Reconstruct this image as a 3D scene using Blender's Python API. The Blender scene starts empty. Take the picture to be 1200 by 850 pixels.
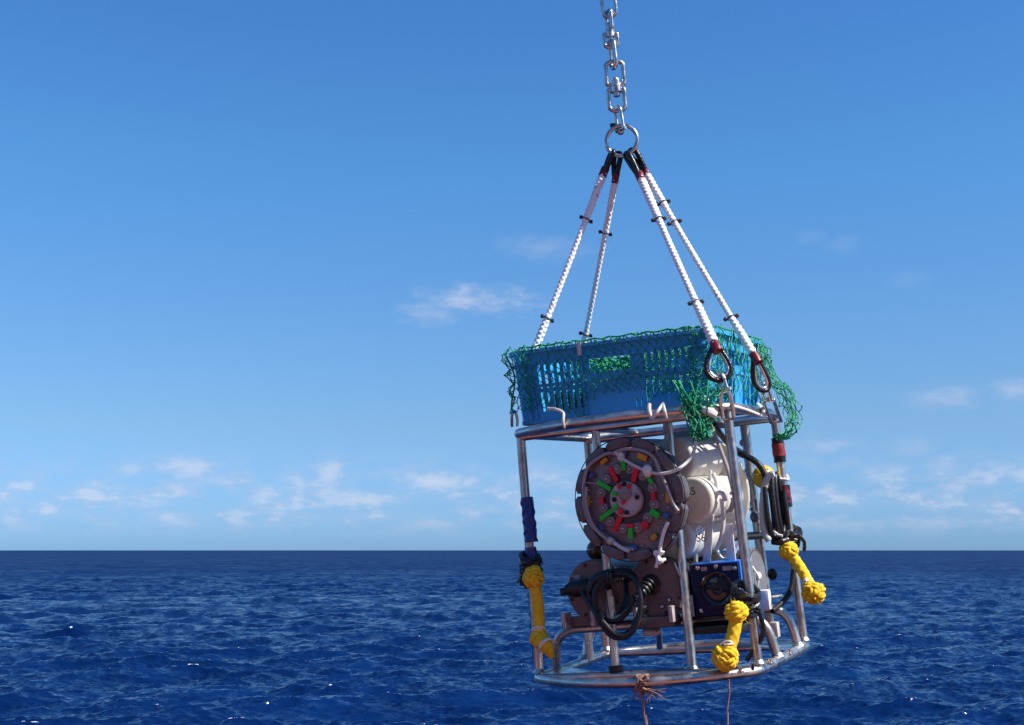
import bpy, bmesh, math, random
import numpy as np
from mathutils import Vector, Matrix

random.seed(7)
rng = np.random.default_rng(11)
S = bpy.context.scene
COL = S.collection
R = math.radians
PI = math.pi

# ------------------------------------------------------------------ camera
EYE = Vector((0.0, 0.0, 11.0))
F = 1500.0 / 1200.0
PITCH = math.atan(220.0 / 1500.0)
cam = bpy.data.cameras.new('camera')
cam.sensor_fit = 'HORIZONTAL'
cam.sensor_width = 36.0
cam.lens = 36.0 * F
cam.clip_start = 0.05
cam.clip_end = 200000.0
cam_ob = bpy.data.objects.new('camera', cam)
COL.objects.link(cam_ob)
cam_ob.location = EYE
cam_ob.rotation_euler = (PI / 2 + PITCH, 0, 0)
S.camera = cam_ob

# ------------------------------------------------------------------ light
SUN_EL, SUN_TOWARD = R(46), R(22)
sx, sy, sz = (math.cos(SUN_TOWARD) * math.cos(SUN_EL), -math.sin(SUN_TOWARD) * math.cos(SUN_EL), math.sin(SUN_EL))
sun = bpy.data.lights.new('sun', 'SUN')
sun.energy = 4.9
sun.angle = R(0.53)
sun.color = (1.0, 0.955, 0.88)
sun_ob = bpy.data.objects.new('sun', sun)
COL.objects.link(sun_ob)
sun_ob.rotation_euler = Vector((-sx, -sy, -sz)).to_track_quat('-Z', 'Y').to_euler()

S.view_settings.view_transform = 'Standard'
S.view_settings.look = 'None'
S.view_settings.exposure = 0.5
S.view_settings.gamma = 1.0
S.render.engine = 'CYCLES'
S.cycles.max_bounces = 8
S.cycles.caustics_reflective = False
S.cycles.caustics_refractive = False
S.cycles.sample_clamp_indirect = 4.0

SKY_K = 0.0707
W = bpy.data.worlds.new('World')
S.world = W
W.use_nodes = True
nt = W.node_tree
for n in list(nt.nodes):
    nt.nodes.remove(n)


class NB:
    """tiny node helper"""
    def __init__(self, tree):
        self.t = tree

    def n(self, kind, **kw):
        nd = self.t.nodes.new(kind)
        for k, v in kw.items():
            setattr(nd, k, v)
        return nd

    def put(self, sock, v):
        if isinstance(v, bpy.types.NodeSocket):
            self.t.links.new(v, sock)
        elif v is not None:
            sock.default_value = v

    def math(self, op, a, b=None, c=None, clamp=False):
        nd = self.n('ShaderNodeMath', operation=op, use_clamp=clamp)
        for i, v in enumerate((a, b, c)):
            self.put(nd.inputs[i], v)
        return nd.outputs[0]

    def vmath(self, op, a, b=None, out=0):
        nd = self.n('ShaderNodeVectorMath', operation=op)
        self.put(nd.inputs[0], a)
        self.put(nd.inputs[1], b)
        return nd.outputs[out]

    def comb(self, x, y, z=0.0):
        nd = self.n('ShaderNodeCombineXYZ')
        for i, v in enumerate((x, y, z)):
            self.put(nd.inputs[i], v)
        return nd.outputs[0]

    def noise(self, vec, scale, detail=4.0, rough=0.55, dist=0.0, out='Fac'):
        nd = self.n('ShaderNodeTexNoise')
        self.put(nd.inputs['Vector'], vec)
        nd.inputs['Scale'].default_value = scale
        nd.inputs['Detail'].default_value = detail
        nd.inputs['Roughness'].default_value = rough
        nd.inputs['Distortion'].default_value = dist
        return nd.outputs[out]

    def ramp(self, v, lo, hi, a=0.0, b=1.0):
        nd = self.n('ShaderNodeMapRange', interpolation_type='SMOOTHSTEP')
        self.put(nd.inputs[0], v)
        for i, x in enumerate((lo, hi, a, b)):
            nd.inputs[i + 1].default_value = x
        return nd.outputs[0]

    def mix(self, f, a, b):
        nd = self.n('ShaderNodeMix', data_type='RGBA')
        self.put(nd.inputs[0], f)
        for s_, v in ((nd.inputs[6], a), (nd.inputs[7], b)):
            if isinstance(v, tuple):
                v = tuple(v) + ((1.0,) if len(v) == 3 else ())
            self.put(s_, v)
        return nd.outputs[2]


b = NB(nt)
sky = b.n('ShaderNodeTexSky', sky_type='NISHITA', sun_disc=False)
sky.sun_elevation = SUN_EL
sky.sun_rotation = math.atan2(sx, sy)
sky.altitude = 0.0
sky.air_density = 1.0
sky.dust_density = 0.3
sky.ozone_density = 3.0
tc = b.n('ShaderNodeTexCoord')
sep = b.n('ShaderNodeSeparateXYZ')
nt.links.new(tc.outputs['Generated'], sep.inputs[0])
az = b.math('ARCTAN2', sep.outputs[0], sep.outputs[1])
el = b.math('ARCSINE', sep.outputs[2])
ae = b.comb(az, el)                                   # azimuth, elevation in radians
# cumulus banks low over the horizon
nz1 = b.noise(b.vmath('MULTIPLY', ae, (1.0, 2.6, 1.0)), 17.0, 6.0, 0.62)
nz2 = b.noise(b.vmath('MULTIPLY', ae, (1.0, 2.0, 1.0)), 60.0, 5.0, 0.6)
edge = b.math('ADD', b.math('MULTIPLY', b.math('SUBTRACT', nz2, 0.5), 1.6), b.math('MULTIPLY', b.math('SUBTRACT', nz1, 0.5), 1.2))
low = b.math('MULTIPLY', b.ramp(el, 0.004, 0.03), b.ramp(el, 0.045, 0.085, 1.0, 0.0))
nz3 = b.noise(b.vmath('MULTIPLY', ae, (1.0, 2.1, 1.0)), 40.0, 6.0, 0.58)
tuft = b.math('MULTIPLY', b.ramp(b.math('ADD', nz3, b.math('MULTIPLY', b.math('SUBTRACT', nz1, 0.5), 0.9)), 0.44, 0.74), b.math('MULTIPLY', b.ramp(el, 0.008, 0.028), b.ramp(el, 0.040, 0.078, 1.0, 0.0)))
bank = b.math('MULTIPLY', b.ramp(b.math('ADD', b.math('MULTIPLY', nz1, 0.75), b.math('MULTIPLY', nz3, 0.55)), 0.56, 0.78), low)


def sky_dir(px, py):
    """azimuth and elevation of a direction in the sky"""
    c, s = math.cos(PITCH), math.sin(PITCH)
    v = Vector(((px - 600) / 1500, c - (425 - py) / 1500 * s, s + (425 - py) / 1500 * c)).normalized()
    return math.atan2(v.x, v.y), math.asin(v.z)


PUFFS = [  # where it floats, half width, half height (in pixels of 1/1500 rad), density
    (222, 548, 40, 13, 0.75), (388, 551, 20, 16, 0.8), (310, 579, 20, 12, 0.75), (407, 581, 30, 10, 0.6), (100, 575, 26, 10, 0.5), (180, 590, 30, 9, 0.45), (250, 562, 20, 9, 0.45), (340, 560, 20, 10, 0.5), (460, 585, 26, 9, 0.45), (590, 572, 22, 10, 0.55), (20, 570, 26, 9, 0.45), (350, 590, 22, 9, 0.45),
    (152, 551, 30, 10, 0.5), (512, 566, 38, 13, 0.85), (551, 566, 18, 9, 0.7), (560, 352, 62, 15, 0.75), (508, 370, 30, 12, 0.45),
    (640, 290, 48, 14, 0.30), (278, 602, 18, 8, 0.5), (145, 572, 22, 8, 0.4), (640, 560, 34, 14, 0.65),
    (1105, 467, 36, 11, 0.45), (1188, 455, 24, 14, 0.5), (968, 522, 34, 9, 0.45), (1072, 524, 26, 12, 0.4), (1108, 545, 26, 14, 0.45),
    (1178, 551, 38, 13, 0.45), (1030, 560, 34, 11, 0.35), (950, 278, 16, 9, 0.14), (990, 286, 20, 10, 0.16), (1064, 328, 20, 9, 0.15),
    (70, 600, 50, 9, 0.35), (30, 590, 24, 8, 0.3), (210, 605, 40, 8, 0.35), (440, 605, 50, 8, 0.3), (960, 590, 60, 10, 0.3), (1090, 590, 60, 9, 0.3),
    (60, 550, 30, 6, 0.2), (1180, 600, 50, 8, 0.3), (360, 606, 50, 7, 0.35),
]
puff = None
for (px, py, rx, ry, dn) in PUFFS:
    a0, e0 = sky_dir(px, py)
    d = b.vmath('MULTIPLY', b.vmath('SUBTRACT', ae, (a0, e0, 0.0)), (1500.0 / (rx * 1.35), 1500.0 / (ry * 1.25), 0.0))
    ln = b.vmath('LENGTH', d, None, 1)
    m = b.math('MULTIPLY', b.ramp(b.math('ADD', b.math('SUBTRACT', 1.0, ln), edge), -0.25, 1.15), dn)
    puff = m if puff is None else b.math('MAXIMUM', puff, m)
whole = b.math('MAXIMUM', puff, b.math('ADD', b.math('MULTIPLY', bank, 0.52), b.math('MULTIPLY', tuft, 0.24)), clamp=True)
shade = b.ramp(b.math('ADD', b.math('ADD', puff, b.math('MULTIPLY', tuft, 0.55)), b.math('MULTIPLY', edge, 0.3)), 0.15, 0.75)
cloud_col = b.mix(shade, (4.9, 5.8, 7.8), (6.6, 7.1, 8.6))
sky_fac = b.math('MULTIPLY', whole, 0.80)
# clean sea air: less of the yellow horizon band, the same all round the compass
ramp = b.n('ShaderNodeValToRGB')
TINT = [(0.4, (0.41, 0.79, 1.64)), (5.5, (0.64, 0.91, 1.28)), (9.3, (0.66, 1.01, 1.37)), (16.8, (0.60, 1.18, 1.62)), (24.2, (0.55, 1.13, 1.71)), (70.0, (0.55, 1.1, 1.6))]
while len(ramp.color_ramp.elements) < len(TINT):
    ramp.color_ramp.elements.new(0.5)
for e_, (deg, k) in zip(ramp.color_ramp.elements, TINT):
    e_.position = deg / 90.0
    e_.color = (k[0] / 2, k[1] / 2, k[2] / 2, 1)
b.put(ramp.inputs[0], b.math('DIVIDE', el, PI / 2))
clear = b.vmath('SCALE', b.vmath('MULTIPLY', sky.outputs[0], ramp.outputs[0]), None)
clear.node.inputs['Scale'].default_value = 2.0
final = b.mix(sky_fac, clear, cloud_col)
bg = b.n('ShaderNodeBackground')
bg.inputs[1].default_value = SKY_K
nt.links.new(final, bg.inputs[0])
wo = b.n('ShaderNodeOutputWorld')
nt.links.new(bg.outputs[0], wo.inputs[0])


# ------------------------------------------------------------------ materials
def mat(name, col, rough=0.5, metal=0.0, spec=0.5, noise=None, bump=None, coat=0.0, trans=0.0, alpha=None, ior=1.45):
    """noise = (other colour, scale, lo, hi); bump = (scale, strength, distance)"""
    m = bpy.data.materials.new(name)
    m.use_nodes = True
    t = m.node_tree
    p = t.nodes['Principled BSDF']
    nb = NB(t)
    p.inputs['Base Color'].default_value = (*col, 1)
    p.inputs['Roughness'].default_value = rough
    p.inputs['Metallic'].default_value = metal
    p.inputs['Specular IOR Level'].default_value = spec
    p.inputs['Coat Weight'].default_value = coat
    p.inputs['Transmission Weight'].default_value = trans
    p.inputs['IOR'].default_value = ior
    if alpha is not None:
        p.inputs['Alpha'].default_value = alpha
    tcn = nb.n('ShaderNodeTexCoord')
    if noise:
        f = nb.ramp(nb.noise(tcn.outputs['Object'], noise[1], 5.0, 0.6), noise[2], noise[3])
        t.links.new(nb.mix(f, col, noise[0]), p.inputs['Base Color'])
        rr = nb.ramp(nb.noise(tcn.outputs['Object'], noise[1] * 1.7, 3.0), 0.3, 0.7, max(0.02, rough - 0.1), min(1.0, rough + 0.12))
        t.links.new(rr, p.inputs['Roughness'])
    if bump:
        bn = nb.n('ShaderNodeBump')
        bn.inputs['Strength'].default_value = bump[1]
        bn.inputs['Distance'].default_value = bump[2]
        t.links.new(nb.noise(tcn.outputs['Object'], bump[0], 4.0), bn.inputs['Height'])
        t.links.new(bn.outputs[0], p.inputs['Normal'])
    return m


def translucent(name, col, frac=0.3, rough=0.35, noise=None):
    m = mat(name, col, rough, noise=noise)
    t = m.node_tree
    p = t.nodes['Principled BSDF']
    nb = NB(t)
    tr = nb.n('ShaderNodeBsdfTranslucent')
    if p.inputs['Base Color'].is_linked:
        t.links.new(p.inputs['Base Color'].links[0].from_socket, tr.inputs[0])
    else:
        tr.inputs[0].default_value = (*col, 1)
    mx = nb.n('ShaderNodeMixShader')
    mx.inputs[0].default_value = frac
    t.links.new(p.outputs[0], mx.inputs[1])
    t.links.new(tr.outputs[0], mx.inputs[2])
    t.links.new(mx.outputs[0], t.nodes['Material Output'].inputs[0])
    return m


STEEL = mat('stainless_steel', (0.59, 0.545, 0.50), 0.35, 1.0, noise=((0.36, 0.30, 0.26), 14.0, 0.42, 0.75), bump=(90.0, 0.05, 0.002))
BRIGHT = mat('polished_steel', (0.64, 0.60, 0.56), 0.27, 1.0, noise=((0.42, 0.38, 0.34), 40.0, 0.4, 0.75))
WELD = mat('weld_bead', (0.55, 0.52, 0.48), 0.35, 1.0, bump=(300.0, 0.5, 0.002))
PLASTIC_BLUE = translucent('crate_plastic', (0.055, 0.50, 0.88), 0.24, 0.34, noise=((0.08, 0.48, 0.80), 9.0, 0.4, 0.8))
NET_GREEN = translucent('net_twine', (0.004, 0.30, 0.13), 0.12, 0.6, noise=((0.02, 0.44, 0.20), 60.0, 0.45, 0.7))
ROPE_WHITE = mat('white_rope', (0.90, 0.885, 0.85), 0.8, noise=((0.70, 0.24, 0.26), 95.0, 0.60, 0.64), bump=(900.0, 0.3, 0.001))
ROPE_YELLOW = mat('yellow_rope', (0.88, 0.57, 0.016), 0.78, noise=((0.76, 0.40, 0.01), 60.0, 0.4, 0.75), bump=(700.0, 0.4, 0.001))
BLACK = mat('black_rubber', (0.012, 0.012, 0.014), 0.42, noise=((0.03, 0.028, 0.03), 60.0, 0.5, 0.8))
BLACK_TAPE = mat('black_tape', (0.012, 0.012, 0.014), 0.28, bump=(120.0, 0.6, 0.003))
RED_TAPE = mat('red_tape', (0.15, 0.008, 0.018), 0.4, bump=(150.0, 0.4, 0.002))
RED_FADED = mat('faded_red_tape', (0.26, 0.03, 0.032), 0.45, bump=(150.0, 0.4, 0.002))
BLUE_SLEEVE = mat('blue_sleeve', (0.012, 0.045, 0.21), 0.35, bump=(60.0, 0.6, 0.004))
PLATE = mat('smoked_plate', (0.21, 0.165, 0.165), 0.25, noise=((0.15, 0.12, 0.122), 16.0, 0.4, 0.7))
PLATE_DARK = mat('dark_block', (0.10, 0.085, 0.092), 0.28, noise=((0.15, 0.13, 0.135), 22.0, 0.45, 0.7))
HUB_DARK = mat('dark_ring', (0.045, 0.038, 0.042), 0.3)
HUB = mat('hub_face', (0.52, 0.45, 0.44), 0.35, noise=((0.27, 0.22, 0.22), 40.0, 0.4, 0.7))
SMOKE = mat('grey_knob', (0.24, 0.20, 0.20), 0.2)
TAB_RED = mat('red_tab', (0.66, 0.012, 0.035), 0.5)
TAB_GREEN = mat('green_tab', (0.012, 0.56, 0.035), 0.5)
TAB_YELLOW = mat('orange_tab', (0.62, 0.30, 0.01), 0.5)
TAB_BLUE = mat('blue_tab', (0.03, 0.11, 0.36), 0.5)
CLEAR_TUBE = translucent('milky_tube', (0.52, 0.48, 0.48), 0.35, 0.25)
WHITE_TUBE = translucent('white_tube', (0.80, 0.80, 0.78), 0.3, 0.3)
POLY = translucent('milky_polythene', (0.86, 0.83, 0.75), 0.28, 0.42, noise=((0.76, 0.71, 0.60), 12.0, 0.4, 0.7))
NYLON = mat('white_nylon', (0.80, 0.79, 0.74), 0.4)
TIE = translucent('cable_tie', (0.70, 0.66, 0.60), 0.25, 0.4)
HOUSING = mat('brown_housing', (0.165, 0.125, 0.118), 0.36, noise=((0.11, 0.088, 0.084), 15.0, 0.4, 0.7))
HOUSING_SIDE = mat('dark_anodised', (0.055, 0.05, 0.05), 0.3, 0.4)
GREY_PVC = mat('grey_end_face', (0.16, 0.16, 0.17), 0.45, noise=((0.20, 0.20, 0.21), 18.0, 0.4, 0.7))
BLUE_BOX = mat('blue_anodised', (0.012, 0.17, 0.66), 0.35, noise=((0.010, 0.13, 0.56), 30.0, 0.4, 0.7))
NAVY_FACE = mat('navy_face', (0.004, 0.009, 0.058), 0.45, spec=0.25)
LENS = mat('lens_glass', (0.008, 0.008, 0.012), 0.06, coat=0.5)
LABEL = mat('paper_label', (0.46, 0.42, 0.43), 0.6, noise=((0.25, 0.22, 0.23), 260.0, 0.5, 0.56))
FLOAT = mat('yellow_float', (0.80, 0.50, 0.01), 0.35, noise=((0.66, 0.38, 0.01), 20.0, 0.45, 0.75))
SPIRAL = mat('grey_spiral_wrap', (0.42, 0.45, 0.46), 0.4)
AMBER = mat('amber_glass', (0.10, 0.035, 0.008), 0.08, coat=0.6)
TWINE = mat('tan_twine', (0.30, 0.17, 0.12), 0.9, noise=((0.19, 0.10, 0.075), 120.0, 0.4, 0.7))
SHELF = mat('shelf_plate', (0.05, 0.042, 0.042), 0.4, 0.3)
INK = mat('black_ink', (0.03, 0.03, 0.035), 0.6)

# ------------------------------------------------------------------ the ship's deck under the photographer
DECK_RED = mat('deck_paint', (0.36, 0.10, 0.08), 0.55, noise=((0.30, 0.15, 0.11), 0.8, 0.4, 0.7))


def make_ship():
    pts = [(-16, 2.3), (-9, 2.45), (9, 2.45), (16, 2.3), (16, -12), (-16, -12)]
    n = len(pts)
    v = [(x, y, EYE.z - 1.65) for x, y in pts] + [(x, y - (.6 if y > 0 else 0), -2.5) for x, y in pts]
    f = [tuple(reversed(range(n)))] + [(i, (i + 1) % n, n + (i + 1) % n, n + i) for i in range(n)]
    me = bpy.data.meshes.new('ship_deck')
    me.from_pydata(v, [], f)
    bm = bmesh.new()
    bm.from_mesh(me)
    bmesh.ops.recalc_face_normals(bm, faces=bm.faces)
    bm.to_mesh(me)
    bm.free()
    me.materials.append(DECK_RED)
    o = bpy.data.objects.new('ship_deck', me)
    COL.objects.link(o)
    o['kind'] = 'structure'
    o['label'] = 'red oxide deck of the ship the picture is taken from'


make_ship()
CABIN_WHITE = mat('unseen_cabin_white', (0.62, 0.60, 0.56), 0.5)  # unseen cabin, added to block blue sky in the tube reflections and fill
k_ = [(-7, -4.5), (7, -4.5), (7, -11), (-7, -11)]
me = bpy.data.meshes.new('unseen_cabin')
me.from_pydata([(x, y, EYE.z - 1.64) for x, y in k_] + [(x, y, EYE.z + 5.0) for x, y in k_], [], [(0, 1, 5, 4), (1, 2, 6, 5), (2, 3, 7, 6), (3, 0, 4, 7), (4, 5, 6, 7)])
me.materials.append(CABIN_WHITE)
o = bpy.data.objects.new('unseen_cabin', me)
COL.objects.link(o)
o['kind'] = 'structure'
o['label'] = 'unseen white deck house added behind the photographer to keep blue sky out of the steel'

# ------------------------------------------------------------------ the swinging load's own axes
POSE = (0.498, 3.991, -0.335, -0.457, 0.018, -0.091)      # where the frame hangs, its turn and its swing
rot = (Matrix.Rotation(POSE[5], 4, 'Y') @ Matrix.Rotation(POSE[4], 4, 'X') @ Matrix.Rotation(POSE[3], 4, 'Z'))
M = Matrix.Translation(EYE + Vector(POSE[:3])) @ rot
MI = M.inverted()


def U(px, py, x=None, y=None, z=None):
    """point of the plane x=, y= or z= (frame axes) seen along a sight line of the survey photograph"""
    c, s = math.cos(PITCH), math.sin(PITCH)
    d = Vector(((px - 600) / 1500, c - (425 - py) / 1500 * s, s + (425 - py) / 1500 * c))
    o = MI @ EYE
    d = MI.to_3x3() @ d
    i, v = (0, x) if x is not None else (1, y) if y is not None else (2, z)
    return o + d * ((v - o[i]) / d[i])


# ------------------------------------------------------------------ mesh building
def smooth_path(pts, step=0.01, closed=False):
    """Catmull-Rom through the points, resampled"""
    P = [Vector(p) for p in pts]
    n = len(P)
    out = []
    segs = n if closed else n - 1
    for i in range(segs):
        if closed:
            p0, p1, p2, p3 = P[(i - 1) % n], P[i], P[(i + 1) % n], P[(i + 2) % n]
        else:
            p1, p2 = P[i], P[i + 1]
            p0 = P[i - 1] if i > 0 else p1 * 2 - p2
            p3 = P[i + 2] if i + 2 < n else p2 * 2 - p1
        k = max(2, int((p2 - p1).length / step))
        for j in range(k):
            t = j / k
            out.append(0.5 * ((2 * p1) + (p2 - p0) * t + (2 * p0 - 5 * p1 + 4 * p2 - p3) * t * t + (3 * p1 - p0 - 3 * p2 + p3) * t ** 3))
    if not closed:
        out.append(P[-1].copy())
    return out


def fillet(pts, r, n=6, closed=False):
    """polyline with rounded corners"""
    P = [Vector(p) for p in pts]
    N = len(P)
    out = []
    for i in range(N):
        if not closed and i in (0, N - 1):
            out.append(P[i].copy())
            continue
        a, p, c = P[(i - 1) % N], P[i], P[(i + 1) % N]
        ri = r[i] if isinstance(r, (list, tuple)) else r
        d1, d2 = (a - p), (c - p)
        l = min(ri, d1.length * 0.48, d2.length * 0.48)
        s, e = p + d1.normalized() * l, p + d2.normalized() * l
        for k in range(n + 1):
            t = k / n
            out.append(s * (1 - t) ** 2 + p * 2 * t * (1 - t) + e * t * t)
    return out


class MB:
    def __init__(self):
        self.v, self.f = [], []

    def tube(self, pts, r, n=10, closed=False, caps=True, mod=None, twist=0.0):
        P = [Vector(p) for p in pts]
        N = len(P)
        T = []
        for i in range(N):
            a = P[(i - 1) % N] if (closed or i > 0) else P[i]
            c = P[(i + 1) % N] if (closed or i < N - 1) else P[i]
            t = c - a
            T.append(t.normalized() if t.length > 1e-9 else Vector((0, 0, 1)))
        ref = Vector((0, 0, 1)) if abs(T[0].z) < 0.9 else Vector((1, 0, 0))
        u = (ref - T[0] * ref.dot(T[0])).normalized()
        base = len(self.v)
        s = 0.0
        for i in range(N):
            u = (u - T[i] * u.dot(T[i]))
            u = u.normalized() if u.length > 1e-9 else T[i].orthogonal().normalized()
            w = T[i].cross(u)
            if i:
                s += (P[i] - P[i - 1]).length
            ri = r[i] if isinstance(r, (list, tuple)) else r
            for k in range(n):
                th = 2 * PI * k / n
                rr = ri * (mod(th, s) if mod else 1.0)
                self.v.append(P[i] + (u * math.cos(th) + w * math.sin(th)) * rr)
        rings = N if closed else N - 1
        for i in range(rings):
            j = (i + 1) % N
            off = 0
            if closed and j == 0:      # match the seam
                best = min(range(n), key=lambda q: (self.v[base + q] - self.v[base + i * n]).length)
                off = best
            for k in range(n):
                self.f.append((base + i * n + k, base + i * n + (k + 1) % n, base + j * n + (k + 1 + off) % n, base + j * n + (k + off) % n))
        if caps and not closed:
            self.f.append(tuple(base + k for k in reversed(range(n))))
            self.f.append(tuple(base + (N - 1) * n + k for k in range(n)))
        return self

    def lathe(self, prof, o, axis, n=24, up=None):
        """prof: (radius, height along the axis) list"""
        o, a = Vector(o), Vector(axis).normalized()
        u = (Vector(up) - a * Vector(up).dot(a)).normalized() if up else a.orthogonal().normalized()
        w = a.cross(u)
        base = len(self.v)
        for (r, h) in prof:
            for k in range(n):
                th = 2 * PI * k / n
                self.v.append(o + a * h + (u * math.cos(th) + w * math.sin(th)) * r)
        for i in range(len(prof) - 1):
            for k in range(n):
                self.f.append((base + i * n + k, base + i * n + (k + 1) % n, base + (i + 1) * n + (k + 1) % n, base + (i + 1) * n + k))
        if prof[0][0] > 1e-6:
            self.f.append(tuple(base + k for k in reversed(range(n))))
        if prof[-1][0] > 1e-6:
            self.f.append(tuple(base + (len(prof) - 1) * n + k for k in range(n)))
        return self

    def cyl(self, p0, p1, r, n=20, ch=0.0):
        p0, p1 = Vector(p0), Vector(p1)
        h = (p1 - p0).length
        prof = [(r, 0), (r, h)] if ch <= 0 else [(r - ch, 0), (r, ch), (r, h - ch), (r - ch, h)]
        return self.lathe(prof, p0, p1 - p0, n)

    def ball(self, c, r, n=14, axis=(0, 0, 1), squash=1.0):
        m = max(6, n // 2)
        return self.lathe([(max(1e-7, r * math.sin(PI * i / m)), -r * squash * math.cos(PI * i / m)) for i in range(m + 1)], c, axis, n)

    def box(self, c, size, X=(1, 0, 0), Y=(0, 1, 0), Z=(0, 0, 1)):
        c = Vector(c)
        X, Y, Z = Vector(X).normalized() * size[0] / 2, Vector(Y).normalized() * size[1] / 2, Vector(Z).normalized() * size[2] / 2
        q = len(self.v)
        for a in (-1, 1):
            for bb in (-1, 1):
                for d in (-1, 1):
                    self.v.append(c + X * a + Y * bb + Z * d)
        for f in ((0, 1, 3, 2), (4, 6, 7, 5), (0, 4, 5, 1), (2, 3, 7, 6), (0, 2, 6, 4), (1, 5, 7, 3)):
            self.f.append(tuple(q + i for i in f))
        return self

    def prism(self, poly, d):
        """closed polygon of points, thickened along vector d"""
        P = [Vector(p) for p in poly]
        d = Vector(d)
        q, n = len(self.v), len(P)
        self.v += P + [p + d for p in P]
        self.f.append(tuple(q + i for i in reversed(range(n))))
        self.f.append(tuple(q + n + i for i in range(n)))
        for i in range(n):
            j = (i + 1) % n
            self.f.append((q + i, q + j, q + n + j, q + n + i))
        return self

    def mesh(self, name, m, origin=(0, 0, 0), bevel=0.0, sharp=40, xf=None):
        o = Vector(origin)
        me = bpy.data.meshes.new(name)
        vs = [(xf @ p if xf else p) - o for p in self.v]
        me.from_pydata([tuple(p) for p in vs], [], self.f)
        bm = bmesh.new()
        bm.from_mesh(me)
        bmesh.ops.remove_doubles(bm, verts=bm.verts, dist=1e-6)
        bmesh.ops.recalc_face_normals(bm, faces=bm.faces)
        if bevel > 0:
            ed = [e for e in bm.edges if len(e.link_faces) == 2 and e.calc_face_angle(0) > 0.6]
            bmesh.ops.bevel(bm, geom=ed, offset=bevel, segments=2, profile=0.6, affect='EDGES', clamp_overlap=True)
        bm.to_mesh(me)
        bm.free()
        me.polygons.foreach_set('use_smooth', [True] * len(me.polygons))
        me.set_sharp_from_angle(angle=R(sharp))
        me.materials.append(m)
        return me

    def build(self, name, m, parent=None, **kw):
        """a part of a thing, in that thing's axes"""
        org = ORG[parent.name] if parent else Vector((0, 0, 0))
        o = bpy.data.objects.new(name, self.mesh(name, m, org, **kw))
        COL.objects.link(o)
        if parent:
            o.parent = parent
            ORG[o.name] = org
        return o


ORG = {}


def tag(o, label, cat, group=None, kind=None):
    o['label'] = label
    o['category'] = cat
    if group:
        o['group'] = group
    if kind:
        o['kind'] = kind


def thing(name, label, cat, origin, group=None):
    o = bpy.data.objects.new(name, None)
    o.empty_display_size = 0.05
    COL.objects.link(o)
    o.matrix_world = M @ Matrix.Translation(Vector(origin))
    ORG[o.name] = Vector(origin)
    tag(o, label, cat, group)
    return o


def single(name, mb, m, label, cat, origin, group=None, **kw):
    o = bpy.data.objects.new(name, mb.mesh(name, m, origin, **kw))
    COL.objects.link(o)
    o.matrix_world = M @ Matrix.Translation(Vector(origin))
    ORG[o.name] = Vector(origin)
    tag(o, label, cat, group)
    return o


def piece(name, me, parent, at, rotm=None):
    """one more object on shared mesh data"""
    o = bpy.data.objects.new(name, me)
    COL.objects.link(o)
    o.parent = parent
    ORG[o.name] = ORG[parent.name]
    o.matrix_local = Matrix.Translation(Vector(at) - ORG[parent.name]) @ (rotm.to_4x4() if rotm else Matrix.Identity(4))
    return o


def lerp(a, c, t):
    return a + (c - a) * t


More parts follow.
